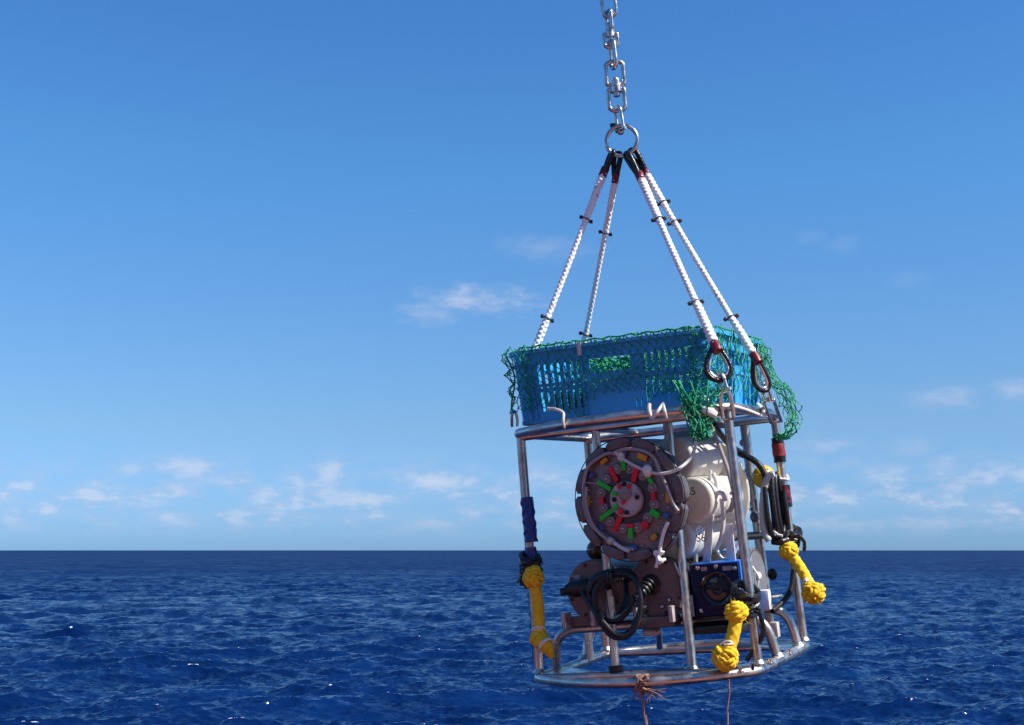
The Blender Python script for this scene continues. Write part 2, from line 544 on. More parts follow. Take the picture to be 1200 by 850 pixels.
# ------------------------------------------------------------------ the sea
def make_sea():
    f = 1500.0
    dep = [math.pi / 2 * 0.999, 1.2, 0.9, 0.7, 0.55, 0.45, 0.36, 0.29, 0.235, 0.19, 0.165]
    d = 0.150
    while d > 0.0022:
        dep.append(d)
        d -= 0.00026 if d > 0.035 else 0.00012
    while d > 1e-4:
        dep.append(d)
        d *= 0.965
    rad = np.array([EYE.z / math.tan(x) for x in dep])
    half = R(25)
    azs = np.concatenate([np.linspace(-half, half, 760), np.linspace(half, 2 * PI - half, 74)[1:-1]])
    na, nr = len(azs), len(rad)
    A, Rr = np.meshgrid(azs, rad)
    X, Y = Rr * np.sin(A), Rr * np.cos(A)
    dr = np.gradient(rad)[:, None] * np.ones_like(X)
    Z = np.zeros_like(X)
    DX, DY = np.zeros_like(X), np.zeros_like(X)
    CR = np.zeros_like(X)
    ncomp = 190
    lam = np.exp(rng.uniform(np.log(0.42), np.log(24.0), ncomp))
    th = rng.normal(R(-78), R(38), ncomp)              # where each train is heading
    ph = rng.uniform(0, 2 * PI, ncomp)
    for l, t, p in zip(lam, th, ph):
        k = 2 * PI / l
        slope = 0.040 * (1.0 if l < 5 else (5 / l) ** 0.55)
        a = slope / k
        w = np.clip((l / dr - 0.3) / 0.9, 0, 1)
        if w.max() <= 0:
            continue
        arg = k * (X * math.cos(t) + Y * math.sin(t)) + p
        cs, sn = np.cos(arg) * w, np.sin(arg) * w
        Z += a * cs
        DX -= 0.95 * a * math.cos(t) * sn
        DY -= 0.95 * a * math.sin(t) * sn
        CR += slope * cs * 0.95
    fade = np.clip((Rr - 6) / 14, 0, 1)
    V = np.stack([X + DX * fade, Y + DY * fade, Z * fade], -1).reshape(-1, 3)
    idx = np.arange(nr * na).reshape(nr, na)
    q = np.stack([idx[:-1], np.roll(idx, -1, 1)[:-1], np.roll(idx, -1, 1)[1:], idx[1:]], -1).reshape(-1, 4)
    V = np.vstack([V, [[0, 0, 0]]])
    c = len(V) - 1
    me = bpy.data.meshes.new('sea')
    tri = np.stack([np.full(na, c), np.roll(idx[0], -1), idx[0]], -1)
    nq, ntr = len(q), len(tri)
    me.vertices.add(len(V))
    me.vertices.foreach_set('co', V.astype(np.float32).ravel())
    me.loops.add(nq * 4 + ntr * 3)
    me.loops.foreach_set('vertex_index', np.concatenate([q.ravel(), tri.ravel()]).astype(np.int32))
    me.polygons.add(nq + ntr)
    me.polygons.foreach_set('loop_start', np.concatenate([np.arange(nq) * 4, nq * 4 + np.arange(ntr) * 3]).astype(np.int32))
    me.polygons.foreach_set('use_smooth', np.ones(nq + ntr, bool))
    me.update(calc_edges=True)
    me.validate()
    at = me.attributes.new('crest', 'FLOAT', 'POINT')
    at.data.foreach_set('value', np.append((CR * fade).ravel(), 0.0).astype(np.float32))
    if me.polygons[nq // 2].normal.z < 0:
        me.flip_normals()
    print('sea faces', nq, 'Z std', Z.std(), 'crest pct', np.percentile(CR, [50, 90, 99, 99.9]))
    o = bpy.data.objects.new('sea', me)
    COL.objects.link(o)
    o['kind'] = 'structure'
    o['label'] = 'deep blue choppy sea reaching to the horizon'

    m = bpy.data.materials.new('sea_water')
    m.use_nodes = True
    t = m.node_tree
    nb = NB(t)
    p = t.nodes['Principled BSDF']
    p.inputs['IOR'].default_value = 1.333
    p.inputs['Roughness'].default_value = 0.09
    p.inputs['Specular IOR Level'].default_value = 0.27
    geo = nb.n('ShaderNodeNewGeometry')
    pos = geo.outputs['Position']
    att = nb.n('ShaderNodeAttribute', attribute_name='crest')
    n2 = nb.noise(pos, 0.11, 4.0, 0.55)
    dist = nb.vmath('LENGTH', pos, None, 1)
    w1 = nb.noise(nb.vmath('MULTIPLY', pos, (0.6, 1.3, 1.0)), 0.9, 3.0, 0.55, out='Color')
    w2 = nb.noise(nb.vmath('MULTIPLY', pos, (0.7, 1.25, 1.0)), 3.6, 4.0, 0.6, out='Color')
    w0 = nb.noise(nb.vmath('MULTIPLY', pos, (0.45, 1.0, 1.0)), 0.16, 3.0, 0.6, out='Color')
    slope = nb.vmath('ADD', nb.vmath('MULTIPLY', nb.vmath('SUBTRACT', w1, (0.5, 0.5, 0.5)), (SLOPE_A, SLOPE_A, 0.0)),
                     nb.vmath('MULTIPLY', nb.vmath('SUBTRACT', w2, (0.5, 0.5, 0.5)), (SLOPE_B, SLOPE_B, 0.0)))
    w3 = nb.noise(nb.vmath('MULTIPLY', pos, (0.6, 1.2, 1.0)), 1.9, 2.0, 0.6, out='Color')
    slope = nb.vmath('ADD', slope, nb.vmath('MULTIPLY', nb.vmath('SUBTRACT', w3, (0.5, 0.5, 0.5)), (SLOPE_C, SLOPE_C, 0.0)))
    gust = nb.ramp(nb.noise(nb.vmath('MULTIPLY', pos, (0.010, 0.028, 1.0)), 1.0, 6.0, 0.68), 0.30, 0.70, 0.72, 1.3)
    slope = nb.vmath('MULTIPLY', slope, nb.comb(gust, gust, 0.0))
    # groups of waves too far off to be modelled one by one
    g2 = nb.math('SUBTRACT', nb.noise(nb.vmath('MULTIPLY', pos, (0.055, 0.010, 1.0)), 1.0, 4.0, 0.65), 0.5)
    g3 = nb.math('SUBTRACT', nb.noise(nb.vmath('MULTIPLY', pos, (0.15, 0.045, 1.0)), 1.0, 4.0, 0.65), 0.5)
    lean = nb.math('MULTIPLY', nb.math('ADD', g2, g3), nb.ramp(dist, 150.0, 600.0, 0.0, 0.9))
    slope = nb.vmath('ADD', slope, nb.comb(0.0, lean, 0.0))
    t.links.new(nb.vmath('NORMALIZE', nb.vmath('ADD', geo.outputs['Normal'], nb.vmath('ADD', slope, nb.vmath('MULTIPLY', nb.vmath('SUBTRACT', w0, (0.5, 0.5, 0.5)), (0.35, 0.55, 0.0))))), p.inputs['Normal'])
    rgh = nb.math('MULTIPLY', nb.ramp(dist, 60.0, 900.0, 0.12, 0.50), gust)
    deep = nb.mix(nb.ramp(n2, 0.35, 0.65), SEA_A, SEA_B)
    fn = nb.noise(pos, 7.0, 5.0, 0.7)
    foam = nb.ramp(nb.math('ADD', att.outputs['Fac'], nb.math('MULTIPLY', nb.math('SUBTRACT', fn, 0.5), 1.1)), 1.02, 1.14)
    t.links.new(nb.mix(foam, deep, (0.75, 0.78, 0.80)), p.inputs['Base Color'])
    t.links.new(nb.math('ADD', nb.math('MULTIPLY', foam, 0.5), rgh), p.inputs['Roughness'])
    me.materials.append(m)


SEA_A, SEA_B = (0.0008, 0.0100, 0.056), (0.0016, 0.0170, 0.082)
SLOPE_A, SLOPE_B, SLOPE_C = 1.0, 0.9, 1.1
make_sea()

# ------------------------------------------------------------------ the tubular lander frame
TB = 0.0150
frame = thing('lander_frame', 'open cage frame of bent stainless steel tubes hanging from the rope sling over the sea', 'frame', (0, 0, 0))
CX, CY = 0.339, 0.276


def barrel(cx, cy, z, bulge, side=0.0):
    """ring in plan: straight short sides, bowed long sides"""
    pts = []
    for sgn in (-1, 1):
        for i in range(13):
            t = -1 + i / 6.0
            xx = cx * t * (1 if sgn < 0 else -1)
            pts.append(Vector((xx, sgn * (cy + bulge * (1 - t * t)), z)))
    return pts


def ring(cx, cy, z, bulge):
    p = barrel(cx, cy, z, bulge)
    n = len(p)
    rr = [0.03] * n
    return fillet(p, rr, 4, True)


MB().tube(ring(CX, CY, 0.0, 0.165), TB, 12, closed=True).build('bottom_ring', STEEL, frame)
MB().tube(ring(CX - 0.005, CY - 0.006, 0.728, 0.135), TB, 12, closed=True).build('top_ring', STEEL, frame)
for sgn in (-1, 1):
    MB().tube([(-CX, sgn * CY, 0.0), (CX, sgn * CY, 0.0)], 0.0115, 10).build('chord_bar', STEEL, frame)
    MB().tube([(-CX + .01, sgn * (CY - .01), 0.716), (CX - .01, sgn * (CY - .01), 0.716)], 0.0115, 10).build('chord_bar', STEEL, frame)
for xx in (-0.15, 0.15):
    MB().tube([(xx, -CY + .01, 0.728), (xx, CY - .01, 0.728)], 0.010, 8).build('crate_bearer', STEEL, frame)


def post(p0, p1, r=0.0140):
    p0, p1 = Vector(p0), Vector(p1)
    o = MB().tube([p0, p1], r, 12).build('post', STEEL, frame)
    d = (p1 - p0).normalized()
    MB().lathe([(r, 0), (r + .006, .001), (r + .003, .006), (r, .011)], p0 + d * 0.011, d, 14).build('weld_collar', WELD, o)
    return o


post_a = post((-0.332, -0.270, 0.004), (-0.325, -0.264, 0.716))
post_d = post((0.334, -0.270, 0.006), (0.325, -0.264, 0.720))
post_e = post((0.334, 0.264, 0.006), (0.325, 0.262, 0.720))
post_g = post((-0.334, 0.270, 0.004), (-0.325, 0.264, 0.716))
post_b = post(U(722, 790, y=-0.268), U(697, 497, y=-0.262), 0.0130)
post_c = post(U(812, 790, y=-0.245), U(782, 493, y=-0.195), 0.0140)
post_f = post(U(905, 752, y=0.285), U(872, 496, y=0.285), 0.0155)
MB().lathe([(0.013, 0), (.0205, .0), (.0205, .020), (.013, .020)], U(722, 788, y=-0.268), (0, 0, 1), 16).build('clamp', BLACK, frame)

# a flat gusset in two bottom corners
for (xa, ya, xb, yb, xc, yc) in ((-.335, -.272, -.10, -.290, -.325, -.10), (.335, .272, .15, .29, .325, .08), (.335, -.272, .18, -.33, .325, -.12)):
    MB().prism([(xa, ya, .004), (xb, yb, .004), (xc, yc, .004)], (0, 0, .005)).build('gusset_plate', STEEL, frame)
# bent instrument bench
ZB = 0.128
for (yl, yr) in ((-0.150, -0.085), (0.110, 0.165)):
    pts = [(-CX + .002, yl - .02, 0.004), (-CX + .03, yl, ZB), (CX - .022, yr, ZB), (CX - .002, yr + .01, 0.004)]
    if yl < 0:
        pts[0] = tuple(U(652, 791, x=-CX + .004))
        pts[1] = (-CX + .03, -0.175, ZB)
        pts[2] = (CX - .022, -0.095, ZB)
    MB().tube(fillet(pts, 0.075, 8), TB * 0.95, 12).build('bench_rail', STEEL, frame)
    for q in (pts[0], pts[3]):
        MB().lathe([(.014, 0), (.021, .0), (.017, .008), (.014, .011)], Vector(q) + Vector((0, 0, .008)), (0, 0, 1), 14).build('weld_collar', WELD, frame)
MB().tube([(-0.22, -0.165, ZB - .004), (-0.22, 0.12, ZB - .004)], 0.011, 8).build('bench_cross_bar', STEEL, frame)
MB().tube([U(688, 742, y=0.02), U(692, 772, y=0.02)], 0.0125, 10).build('bench_leg', STEEL, frame)
MB().tube([U(771, 730, y=0.12), U(773, 758, y=0.25)], 0.0115, 10).build('bench_leg', STEEL, frame)
MB().box((0.03, -0.06, ZB + .008), (0.52, 0.20, .006)).build('shelf_plate', SHELF, frame, bevel=.001)
MB().box((0.20, -0.14, ZB - .019), (0.17, 0.16, .022)).build('skid_block', BLACK, frame, bevel=.004)
MB().tube([(CX - .015, CY - .01, .352), (0.10, CY - .01, .352)], 0.0125, 10).build('mid_rail', STEEL, frame)
MB().tube([(CX - .010, -CY + .5, .352), (CX - .010, CY - .01, .352)], 0.0105, 10).build('mid_rail', STEEL, frame)
# worn flat pads on the front of the top ring
MB().box(U(716, 489, y=-.375), (.14, .006, .020), X=(1, .1, 0), Y=(-.1, 1, 0)).build('wear_strip', TIE, frame, bevel=.001)


def sleeve(p, q, r, m, name, par=frame, wrinkle=0.05, n=18, step=0.006):
    p, q = Vector(p), Vector(q)
    k = max(4, int((q - p).length / step))
    pts = [p.lerp(q, i / k) for i in range(k + 1)]
    ph = [random.uniform(0, 6.28) for _ in range(4)]
    mod = lambda th, s: 1 + wrinkle * (math.sin(3 * th + ph[0] + s * 130) * .5 + math.sin(2 * th + ph[1] - s * 210) * .5)
    return MB().tube(pts, r, n, mod=mod).build(name, m, par)


def on_post(o, t):
    """point of a corner post at share t of its height"""
    a, c = {'a': ((-0.332, -0.270, 0.004), (-0.325, -0.264, 0.716)), 'd': ((0.334, -0.270, 0.006), (0.325, -0.264, 0.720)),
            'e': ((0.334, 0.264, 0.006), (0.325, 0.262, 0.720))}[o]
    return Vector(a).lerp(Vector(c), t)


# tape bands on the right post
sleeve(on_post('e', .907), on_post('e', .797), .0195, BLACK_TAPE, 'tape_band')
sleeve(on_post('e', .880), on_post('e', .825), .0206, RED_FADED, 'tape_band')
sleeve(on_post('e', .695), on_post('e', .597), .0195, BLACK_TAPE, 'tape_band')
sleeve(on_post('e', .690), on_post('e', .618), .0202, RED_TAPE, 'tape_band')
# blue wrap on the left post, tattered
o = sleeve(on_post('a', .745) + Vector((.004, 0, 0)), on_post('a', .555) + Vector((.008, 0, 0)), .0195, BLUE_SLEEVE, 'blue_sleeve', wrinkle=.14)
sleeve(on_post('a', .535) + Vector((.004, 0, 0)), on_post('a', .05) + Vector((-.010, .022, 0)), .0185, BLUE_SLEEVE, 'blue_sleeve', wrinkle=.14)


def lashing(c, axis, r, turns, m, name, par, w=.004, spread=.03):
    """untidy turns of tape or cord round something"""
    c, a = Vector(c), Vector(axis).normalized()
    u = a.orthogonal().normalized()
    v = a.cross(u)
    pts = []
    for i in range(turns * 12):
        th = 2 * PI * i / 12
        h = spread * math.sin(i * 0.37) + random.uniform(-.002, .002)
        rr = r * (1 + random.uniform(-.10, .18))
        pts.append(c + (u * math.cos(th) + v * math.sin(th)) * rr + a * (h + .012 * math.sin(th)))
    return MB().tube(smooth_path(pts, .006), w, 6).build(name, m, par)


lashing(on_post('a', .470), (0, 0, 1), .026, 9, BLACK_TAPE, 'tape_lashing', frame, .008, .020)
lashing(on_post('a', .470) + Vector((-.02, -.01, -.03)), (0, .2, 1), .010, 6, BLACK_TAPE, 'tape_lashing', frame, .006, .03)
lashing(on_post('d', .265) + Vector((-.012, -.006, .0)), (.3, 0, 1), .034, 12, BLACK_TAPE, 'tape_lashing', frame, .007, .026)
lashing(on_post('e', .475), (0.2, 0, 1), .027, 9, BLACK_TAPE, 'tape_lashing', frame, .008, .018)
MB().tube(smooth_path([on_post('d', .22) + Vector((.02, 0, 0)), on_post('d', .13) + Vector((.024, 0, 0)), on_post('d', .03) + Vector((-.03, -.01, 0))], .01), .007, 8).build('tape_tail', BLACK_TAPE, frame)
MB().tube(smooth_path([on_post('e', .47) + Vector((.03, -.01, 0)), on_post('e', .44) + Vector((.045, -.01, 0)), on_post('e', .40) + Vector((.04, -.01, 0))], .01), .006, 8).build('tape_tail', BLACK_TAPE, frame)
MB().tube([U(606, 683, y=-.28), U(610, 676, y=-.28), U(613, 660, y=-.28)], .0035, 6).build('tape_tail', BLACK_TAPE, frame)


def tie(pts, w=.0042, m=TIE, name='cable_tie', par=frame):
    return MB().tube(smooth_path(pts, .006), w, 8).build(name, m, par)


# pale cable ties that hold the crate to the ring
YF = -.40
tie([U(642, 479, y=YF + .02), U(652, 480, y=YF), U(660, 484, y=YF), U(660, 494, y=YF - .01), U(662, 502, y=YF - .005)], .0044)
tie([U(761, 474, y=YF + .02), U(761, 482, y=YF), U(764, 492, y=YF - .01)], .0055)
tie([U(764, 491, y=YF - .01), U(771, 482, y=YF - .012), U(777, 473, y=YF + .02)], .0045, WHITE_TUBE)
tie([U(777, 472, y=YF + .02), U(779, 482, y=YF - .005), U(781, 490, y=YF)], .0045)
tie([U(822, 480, y=-.345), U(830, 482, y=-.36), U(838, 486, y=-.345)], .011, NYLON, 'white_wrapping')
tie([U(826, 465, y=-.33), U(832, 474, y=-.345), U(838, 486, y=-.345)], .0048, NYLON, 'white_wrapping')
tie([U(856, 475, x=.345), U(874, 480, x=.352), U(892, 487, x=.356), U(898, 489, x=.35)], .0042, NYLON)
tie([U(888, 474, x=.33), U(893, 480, x=.352), U(896, 488, x=.356)], .0060, NYLON)
tie([U(600, 500, y=-.27), U(600, 486, y=-.285), U(603, 482, y=-.26), U(606, 490, y=-.25), U(606, 500, y=-.25)], .0045, STEEL, 'crate_hook')
for q in ((656, 513), (631, 513)):
    MB().ball(U(*q, y=.27), .005, 8).build('tie_end', TIE, frame)
for (px, py) in ((871, 533), (878, 556), (874, 593)):
    lashing(U(px, py, y=.283), (0.1, 0, 1), .020, 2, TIE, 'cable_tie', frame, .0035, .002)
MB().ball(U(871, 519, y=.283), .013, 10).build('tie_end', TIE, frame)
MB().ball(U(884, 606, y=.27), .014, 12, squash=1.3).build('tie_end', GREY_PVC, frame)
lashing(on_post('e', .735), (0, 0, 1), .018, 2, NYLON, 'cable_tie', frame, .004, .002)
for (px, py) in ((895, 713), (868, 789), (903, 779), (926, 768)):
    MB().lathe([(.009, 0), (.009, .006), (.005, .007), (.005, .016), (.001, .017)], U(px, py, z=.012), (0, 0, 1), 10).build('bolt', BRIGHT, frame)
MB().tube([U(882, 784, z=.01), U(882, 776, z=.03)], .006, 8).build('pin', BRIGHT, frame)

# tag lines tied under the ring
def tagline(px, py, ex, ey, y, label, frayed, r):
    top = U(px, py, y=y)
    end = U(ex, ey, y=y)
    t = thing('tag_line', label, 'cord', top)
    MB().tube(smooth_path([top, top.lerp(end, .35) + Vector((.002, 0, 0)), top.lerp(end, .7) + Vector((-.003, 0, 0)), end, end + (end - top) * 2.5], .01), r, 8,
              mod=lambda th, s: 1 + .18 * math.sin(2 * th + s * 800)).build('cord', TWINE, t)
    c = U(px, py - 7, y=y)
    for k in range(4 if frayed else 0):
        pts = [c + Vector((random.uniform(-.012, .012) + .006 * k, .020 * math.cos(a), .020 * math.sin(a) - .003)) for a in [i * PI / 5 for i in range(10)]]
        MB().tube(smooth_path(pts, .005, True), r * .95, 7, closed=True).build('knot_turn', TWINE, t)
    if frayed:
        mb = MB()
        for k in range(34):
            a = c + Vector((random.uniform(-.02, .03), random.uniform(-.01, .01), -.018))
            e = a + Vector((random.uniform(-.02, .06), random.uniform(-.012, .012), random.uniform(-.04, .0)))
            mb.tube([a, a.lerp(e, .5) + Vector((random.uniform(-.008, .008), 0, random.uniform(-.008, .008))), e], [.0016, .0013, .0006], 4)
        mb.build('frayed_end', TWINE, t)
    return t


tagline(750, 806, 758, 850, -.44, 'tan tag line with a frayed knot under the front of the bottom ring', True, .0042)
tagline(854, 796, 853, 850, -.37, 'thin plain cord hanging straight down below the lower yellow knot of the near post', False, .0022)

# ------------------------------------------------------------------ fish crate
CL, CW, CH = 0.655, 0.515, 0.225
C0 = Vector((-0.022, -0.010, 0.745))
CR = Matrix.Translation(C0) @ Matrix.Rotation(R(2.0), 4, 'Y') @ Matrix.Rotation(R(-2.0), 4, 'Z')
crate = thing('fish_crate', 'bright blue plastic fish crate with slotted walls lying on the top ring', 'crate', C0)


def crate_point(u, v, out=0.0):
    """u runs once round the crate from the far left corner of the front wall, v from floor to rim"""
    k = 0.95 + 0.05 * v
    a, c, r = CL / 2 * k, CW / 2 * k, 0.05
    segs = [2 * a - 2 * r, PI * r / 2, 2 * c - 2 * r, PI * r / 2] * 2
    tot = sum(segs)
    d = (u % 1.0) * tot
    corners = [(-a + r, -c, 1, 0), (a - r, -c + r, 0, 0), (a, -c + r, 0, 1), (a - r, c - r, 0, 0), (a - r, c, -1, 0), (-a + r, c - r, 0, 0), (-a, c - r, 0, -1), (-a + r, -c + r, 0, 0)]
    i = 0
    while i < 7 and d > segs[i]:
        d -= segs[i]
        i += 1
    x0, y0, dx, dy = corners[i]
    if i % 2 == 0:
        p, n = Vector((x0 + dx * d, y0 + dy * d, 0)), Vector((dy, -dx, 0))
    else:
        th = -PI / 2 + (i // 2) * PI / 2 + d / r
        n = Vector((math.cos(th), math.sin(th), 0))
        p = Vector((x0, y0, 0)) + n * r
    n = (n + Vector((0, 0, -.06))).normalized()
    q = p + Vector((0, 0, v * CH)) + n * out
    return CR @ q, CR.to_3x3() @ n


UF = (CL - 0.1) / (2 * (CL + CW - 0.2) + 2 * PI * 0.05)       # share of the front wall
UC = (PI * .05 / 2) / (2 * (CL + CW - 0.2) + 2 * PI * 0.05)
UR = (CW - 0.1) / (2 * (CL + CW - 0.2) + 2 * PI * 0.05)


def wall_breaks(u0, uw, n_groups):
    """(u0, u1, kind) columns along one wall"""
    cols = []
    def seg(a, c, kind, n=1):
        for i in range(n):
            cols.append((u0 + uw * lerp(a, c, i / n), u0 + uw * lerp(a, c, (i + 1) / n), kind))
    def slots(a, c, n, kind):
        for i in range(n):
            p = lerp(a, c, i / n)
            q = lerp(a, c, (i + 1) / n)
            seg(p, lerp(p, q, .56), 'solid')
            seg(lerp(p, q, .56), q, kind)
    if n_groups == 3:
        seg(0, .06, 'solid', 2)
        slots(.06, .34, 7, 'slotL')
        seg(.34, .40, 'solid', 2)
        seg(.40, .64, 'handle', 5)
        slots(.64, .70, 2, 'low')
        slots(.70, .97, 7, 'slotR')
        seg(.97, 1.0, 'solid')
    else:
        seg(0, .06, 'solid', 2)
        slots(.06, .36, 6, 'slotR')
        seg(.36, .40, 'solid')
        seg(.40, .60, 'handle', 4)
        seg(.60, .64, 'solid')
        slots(.64, .94, 6, 'slotR')
        seg(.94, 1.0, 'solid', 2)
    return cols


cols = []
pos_u = 0.0
for w in range(4):
    uw = UF if w % 2 == 0 else UR
    cols += wall_breaks(pos_u, uw, 3 if w % 2 == 0 else 2)
    pos_u += uw
    for i in range(5):
        cols.append((pos_u + UC * i / 5, pos_u + UC * (i + 1) / 5, 'corner'))
    pos_u += UC
VB = [0.0, .10, .15, .20, .41, .46, .54, .60, .70, .80, 1.0]
HOLES = {'slotL': {3, 2, 5, 6, 7, 8, 4}, 'slotR': {3, 6, 7, 8, 4}, 'handle': {7, 8}, 'low': {1, 2}, 'solid': set(), 'corner': set()}
HOLES['slotL'] = {2, 3, 5, 6, 7, 8}
HOLES['slotR'] = {2, 3, 4, 6, 7, 8}
mb = MB()
vi = {}


def cv(u, v, side):
    key = (round(u % 1.0, 6), v, side)
    if key not in vi:
        vi[key] = len(mb.v)
        mb.v.append(crate_point(u, v, 0.0 if side else -0.0035)[0])
    return vi[key]


hole = lambda i, j: 0 <= j < len(VB) - 1 and j in HOLES[cols[i % len(cols)][2]]
for i, (a, c, kind) in enumerate(cols):
    for j in range(len(VB) - 1):
        v0, v1 = VB[j], VB[j + 1]
        if hole(i, j):
            continue
        mb.f.append((cv(a, v0, 1), cv(c, v0, 1), cv(c, v1, 1), cv(a, v1, 1)))
        mb.f.append((cv(a, v1, 0), cv(c, v1, 0), cv(c, v0, 0), cv(a, v0, 0)))
        for (ii, jj, p, q) in ((i - 1, j, (a, v0), (a, v1)), (i + 1, j, (c, v1), (c, v0)), (i, j - 1, (c, v0), (a, v0)), (i, j + 1, (a, v1), (c, v1))):
            if hole(ii, jj) or jj < 0 or jj >= len(VB) - 1:
                mb.f.append((cv(*p, 1), cv(*p, 0), cv(*q, 0), cv(*q, 1)))
mb.build('slotted_wall', PLASTIC_BLUE, crate, sharp=30)


def band(v0, v1, out, name, thick=.006, m=PLASTIC_BLUE):
    k = MB()
    us = sorted({round(c[0], 6) for c in cols})
    n = len(us)
    for u in us:
        for (v, oo) in ((v0, .0005), (v0, out), (v1, out), (v1, -thick)):
            k.v.append(crate_point(u, v, oo)[0])
    for i in range(n):
        j = (i + 1) % n
        for q in range(4):
            k.f.append((i * 4 + q, j * 4 + q, j * 4 + (q + 1) % 4, i * 4 + (q + 1) % 4))
    return k.build(name, m, crate, sharp=30)


band(.955, 1.0, .013, 'rim_flange')
band(.78, .81, .006, 'wall_rib')
band(.48, .52, .004, 'wall_rib')
band(.0, .05, .003, 'base_rib')
us = [i / 96 for i in range(96)]
k = MB()
k.prism([crate_point(u, .02, -.002)[0] for u in us], CR.to_3x3() @ Vector((0, 0, .005)))
k.build('crate_floor', PLASTIC_BLUE, crate)
# upright stiffeners on the near corner and right wall
for u in [UF - .004, UF + UC * .5, UF + UC + .004] + [UF + UC + UR * t for t in (.09, .2, .31, .38, .62, .73, .84, .93)] + [UF * t for t in (.01, .045, .36, .985)]:
    p0, n0 = crate_point(u, .05, .003)
    p1, n1 = crate_point(u, .78, .003)
    k = MB()
    t_ = (crate_point(u + .002, .5)[0] - crate_point(u - .002, .5)[0]).normalized()
    k.box((p0 + p1) / 2, (.005, .008, (p1 - p0).length), X=t_, Y=n0, Z=(p1 - p0))
    k.build('wall_stiffener', PLASTIC_BLUE, crate, bevel=.0012)
# small pale price-tag-like clip on the front rim
k = MB()
k.box(crate_point(UF * .365, .93, .016)[0], (.012, .004, .04), X=CR.to_3x3() @ Vector((1, 0, 0)), Y=CR.to_3x3() @ Vector((0, 1, 0)), Z=CR.to_3x3() @ Vector((0, 0, 1)))
k.build('rim_clip', TIE, crate)

# dark ballast that shows through the left slots
random.seed(19)
bp = [CR @ Vector((x, y, z)) for x, y, z in ((-.21, -.10, .055), (-.13, -.12, .05), (-.20, .02, .05), (-.12, .05, .06))]
k = MB()
for q in bp:
    k.lathe([(.001, -.045), (.040, -.043), (.055, -.030), (.058, 0), (.052, .030), (.035, .043), (.001, .046)], q, CR.to_3x3() @ Vector((.1, random.uniform(-.2, .2), 1)), 20)
ball_ = thing('ballast', 'dark lumps seen through the left slots inside the blue crate', 'ballast', bp[0])
k.build('lump', BLACK, ball_)

# ------------------------------------------------------------------ green net over the crate
net = thing('fishing_net', 'green knotted fishing net draped over the blue crate and spilling down its near corner', 'net', C0 + Vector((0, 0, CH)))


def net_sheet(nodes, edges, name, r=.0014, sag=.002, knots=.0036, m=NET_GREEN):
    k = MB()
    used = set()
    for (a, c) in edges:
        p, q = nodes[a], nodes[c]
        if (p - q).length > .085:
            continue
        mid = (p + q) / 2 + Vector((random.uniform(-1, 1), random.uniform(-1, 1), random.uniform(-1.2, .4))) * sag
        k.tube([p, mid, q], r, 4, caps=False)
        used.add(a)
        used.add(c)
    for a in used:
        p = nodes[a]
        s = knots * random.uniform(.8, 1.3)
        b0 = len(k.v)
        k.v += [p + Vector(d) * s for d in ((1, 0, 0), (-1, 0, 0), (0, 1, 0), (0, -1, 0), (0, 0, 1), (0, 0, -1))]
        for f in ((0, 2, 4), (2, 1, 4), (1, 3, 4), (3, 0, 4), (2, 0, 5), (1, 2, 5), (3, 1, 5), (0, 3, 5)):
            k.f.append(tuple(b0 + i for i in f))
    return k.build(name, m, net)


def diamond(nu, nv, pos):
    """diamond mesh: pos(i, j) gives a point or None"""
    nodes, edges = {}, []
    for j in range(nv):
        for i in range(nu):
            p = pos(i + (0.5 if j % 2 else 0.0), j)
            if p is not None:
                nodes[(i, j)] = p
    for (i, j) in list(nodes):
        if j + 1 < nv:
            for ii in ((i, i - 1) if j % 2 == 0 else (i, i + 1)):
                if (ii, j + 1) in nodes:
                    edges.append(((i, j), (ii, j + 1)))
    return nodes, edges


def jit(s):
    return Vector((random.gauss(0, s), random.gauss(0, s), random.gauss(0, s)))


# front wall
LOWER = [(0.0, .12), (.05, .20), (.12, .24), (.2, .20), (.28, .02), (.34, .02), (.38, .22), (.46, .30), (.55, .33), (.66, .30), (.75, .26), (.85, .22), (.95, .2), (1.0, .1)]


def low_edge(t):
    for (a, va), (c, vc) in zip(LOWER, LOWER[1:]):
        if a <= t <= c:
            return lerp(va, vc, (t - a) / (c - a))
    return .2


def front(i, j):
    t = i / 22.5 - .01
    v = 1.03 - j * .072
    if t < -.02 or t > 1.02 or v < low_edge(min(1, max(0, t))) - .03:
        return None
    u = t * UF + .004 * math.sin(j * .9 + t * 7)
    v = v + .02 * math.sin(t * 9 + j)
    return crate_point(u, v, .014 if v > .93 else .0085)[0] + jit(.0022)


net_sheet(*diamond(24, 16, front), 'net_front_fall', .00125, .002, .0034)


# over the open top
def top(i, j):
    t, w = i / 24, j / 20
    if w > 1:
        return None
    p0 = crate_point(t * UF, 1.0, .004)[0]
    p1 = crate_point(1 - UC * 2 - UR - (1 - 0) * 0 - (t * UF) - 0.0 - (1 - (UF + UC + UR + UC + UF + UC + UR + UC)), 1.0, .004)[0]
    p1 = CR @ Vector((lerp(-CL / 2 + .05, CL / 2 - .05, t), CW / 2, CH))
    p0 = CR @ Vector((lerp(-CL / 2 + .05, CL / 2 - .05, t), -CW / 2 - .008, CH))
    return p0.lerp(p1, w) + Vector((0, 0, .006 - .05 * math.sin(PI * w) * max(0.0, math.sin(PI * t)) ** .6)) + jit(.004)


net_sheet(*diamond(25, 21, top), 'net_top')


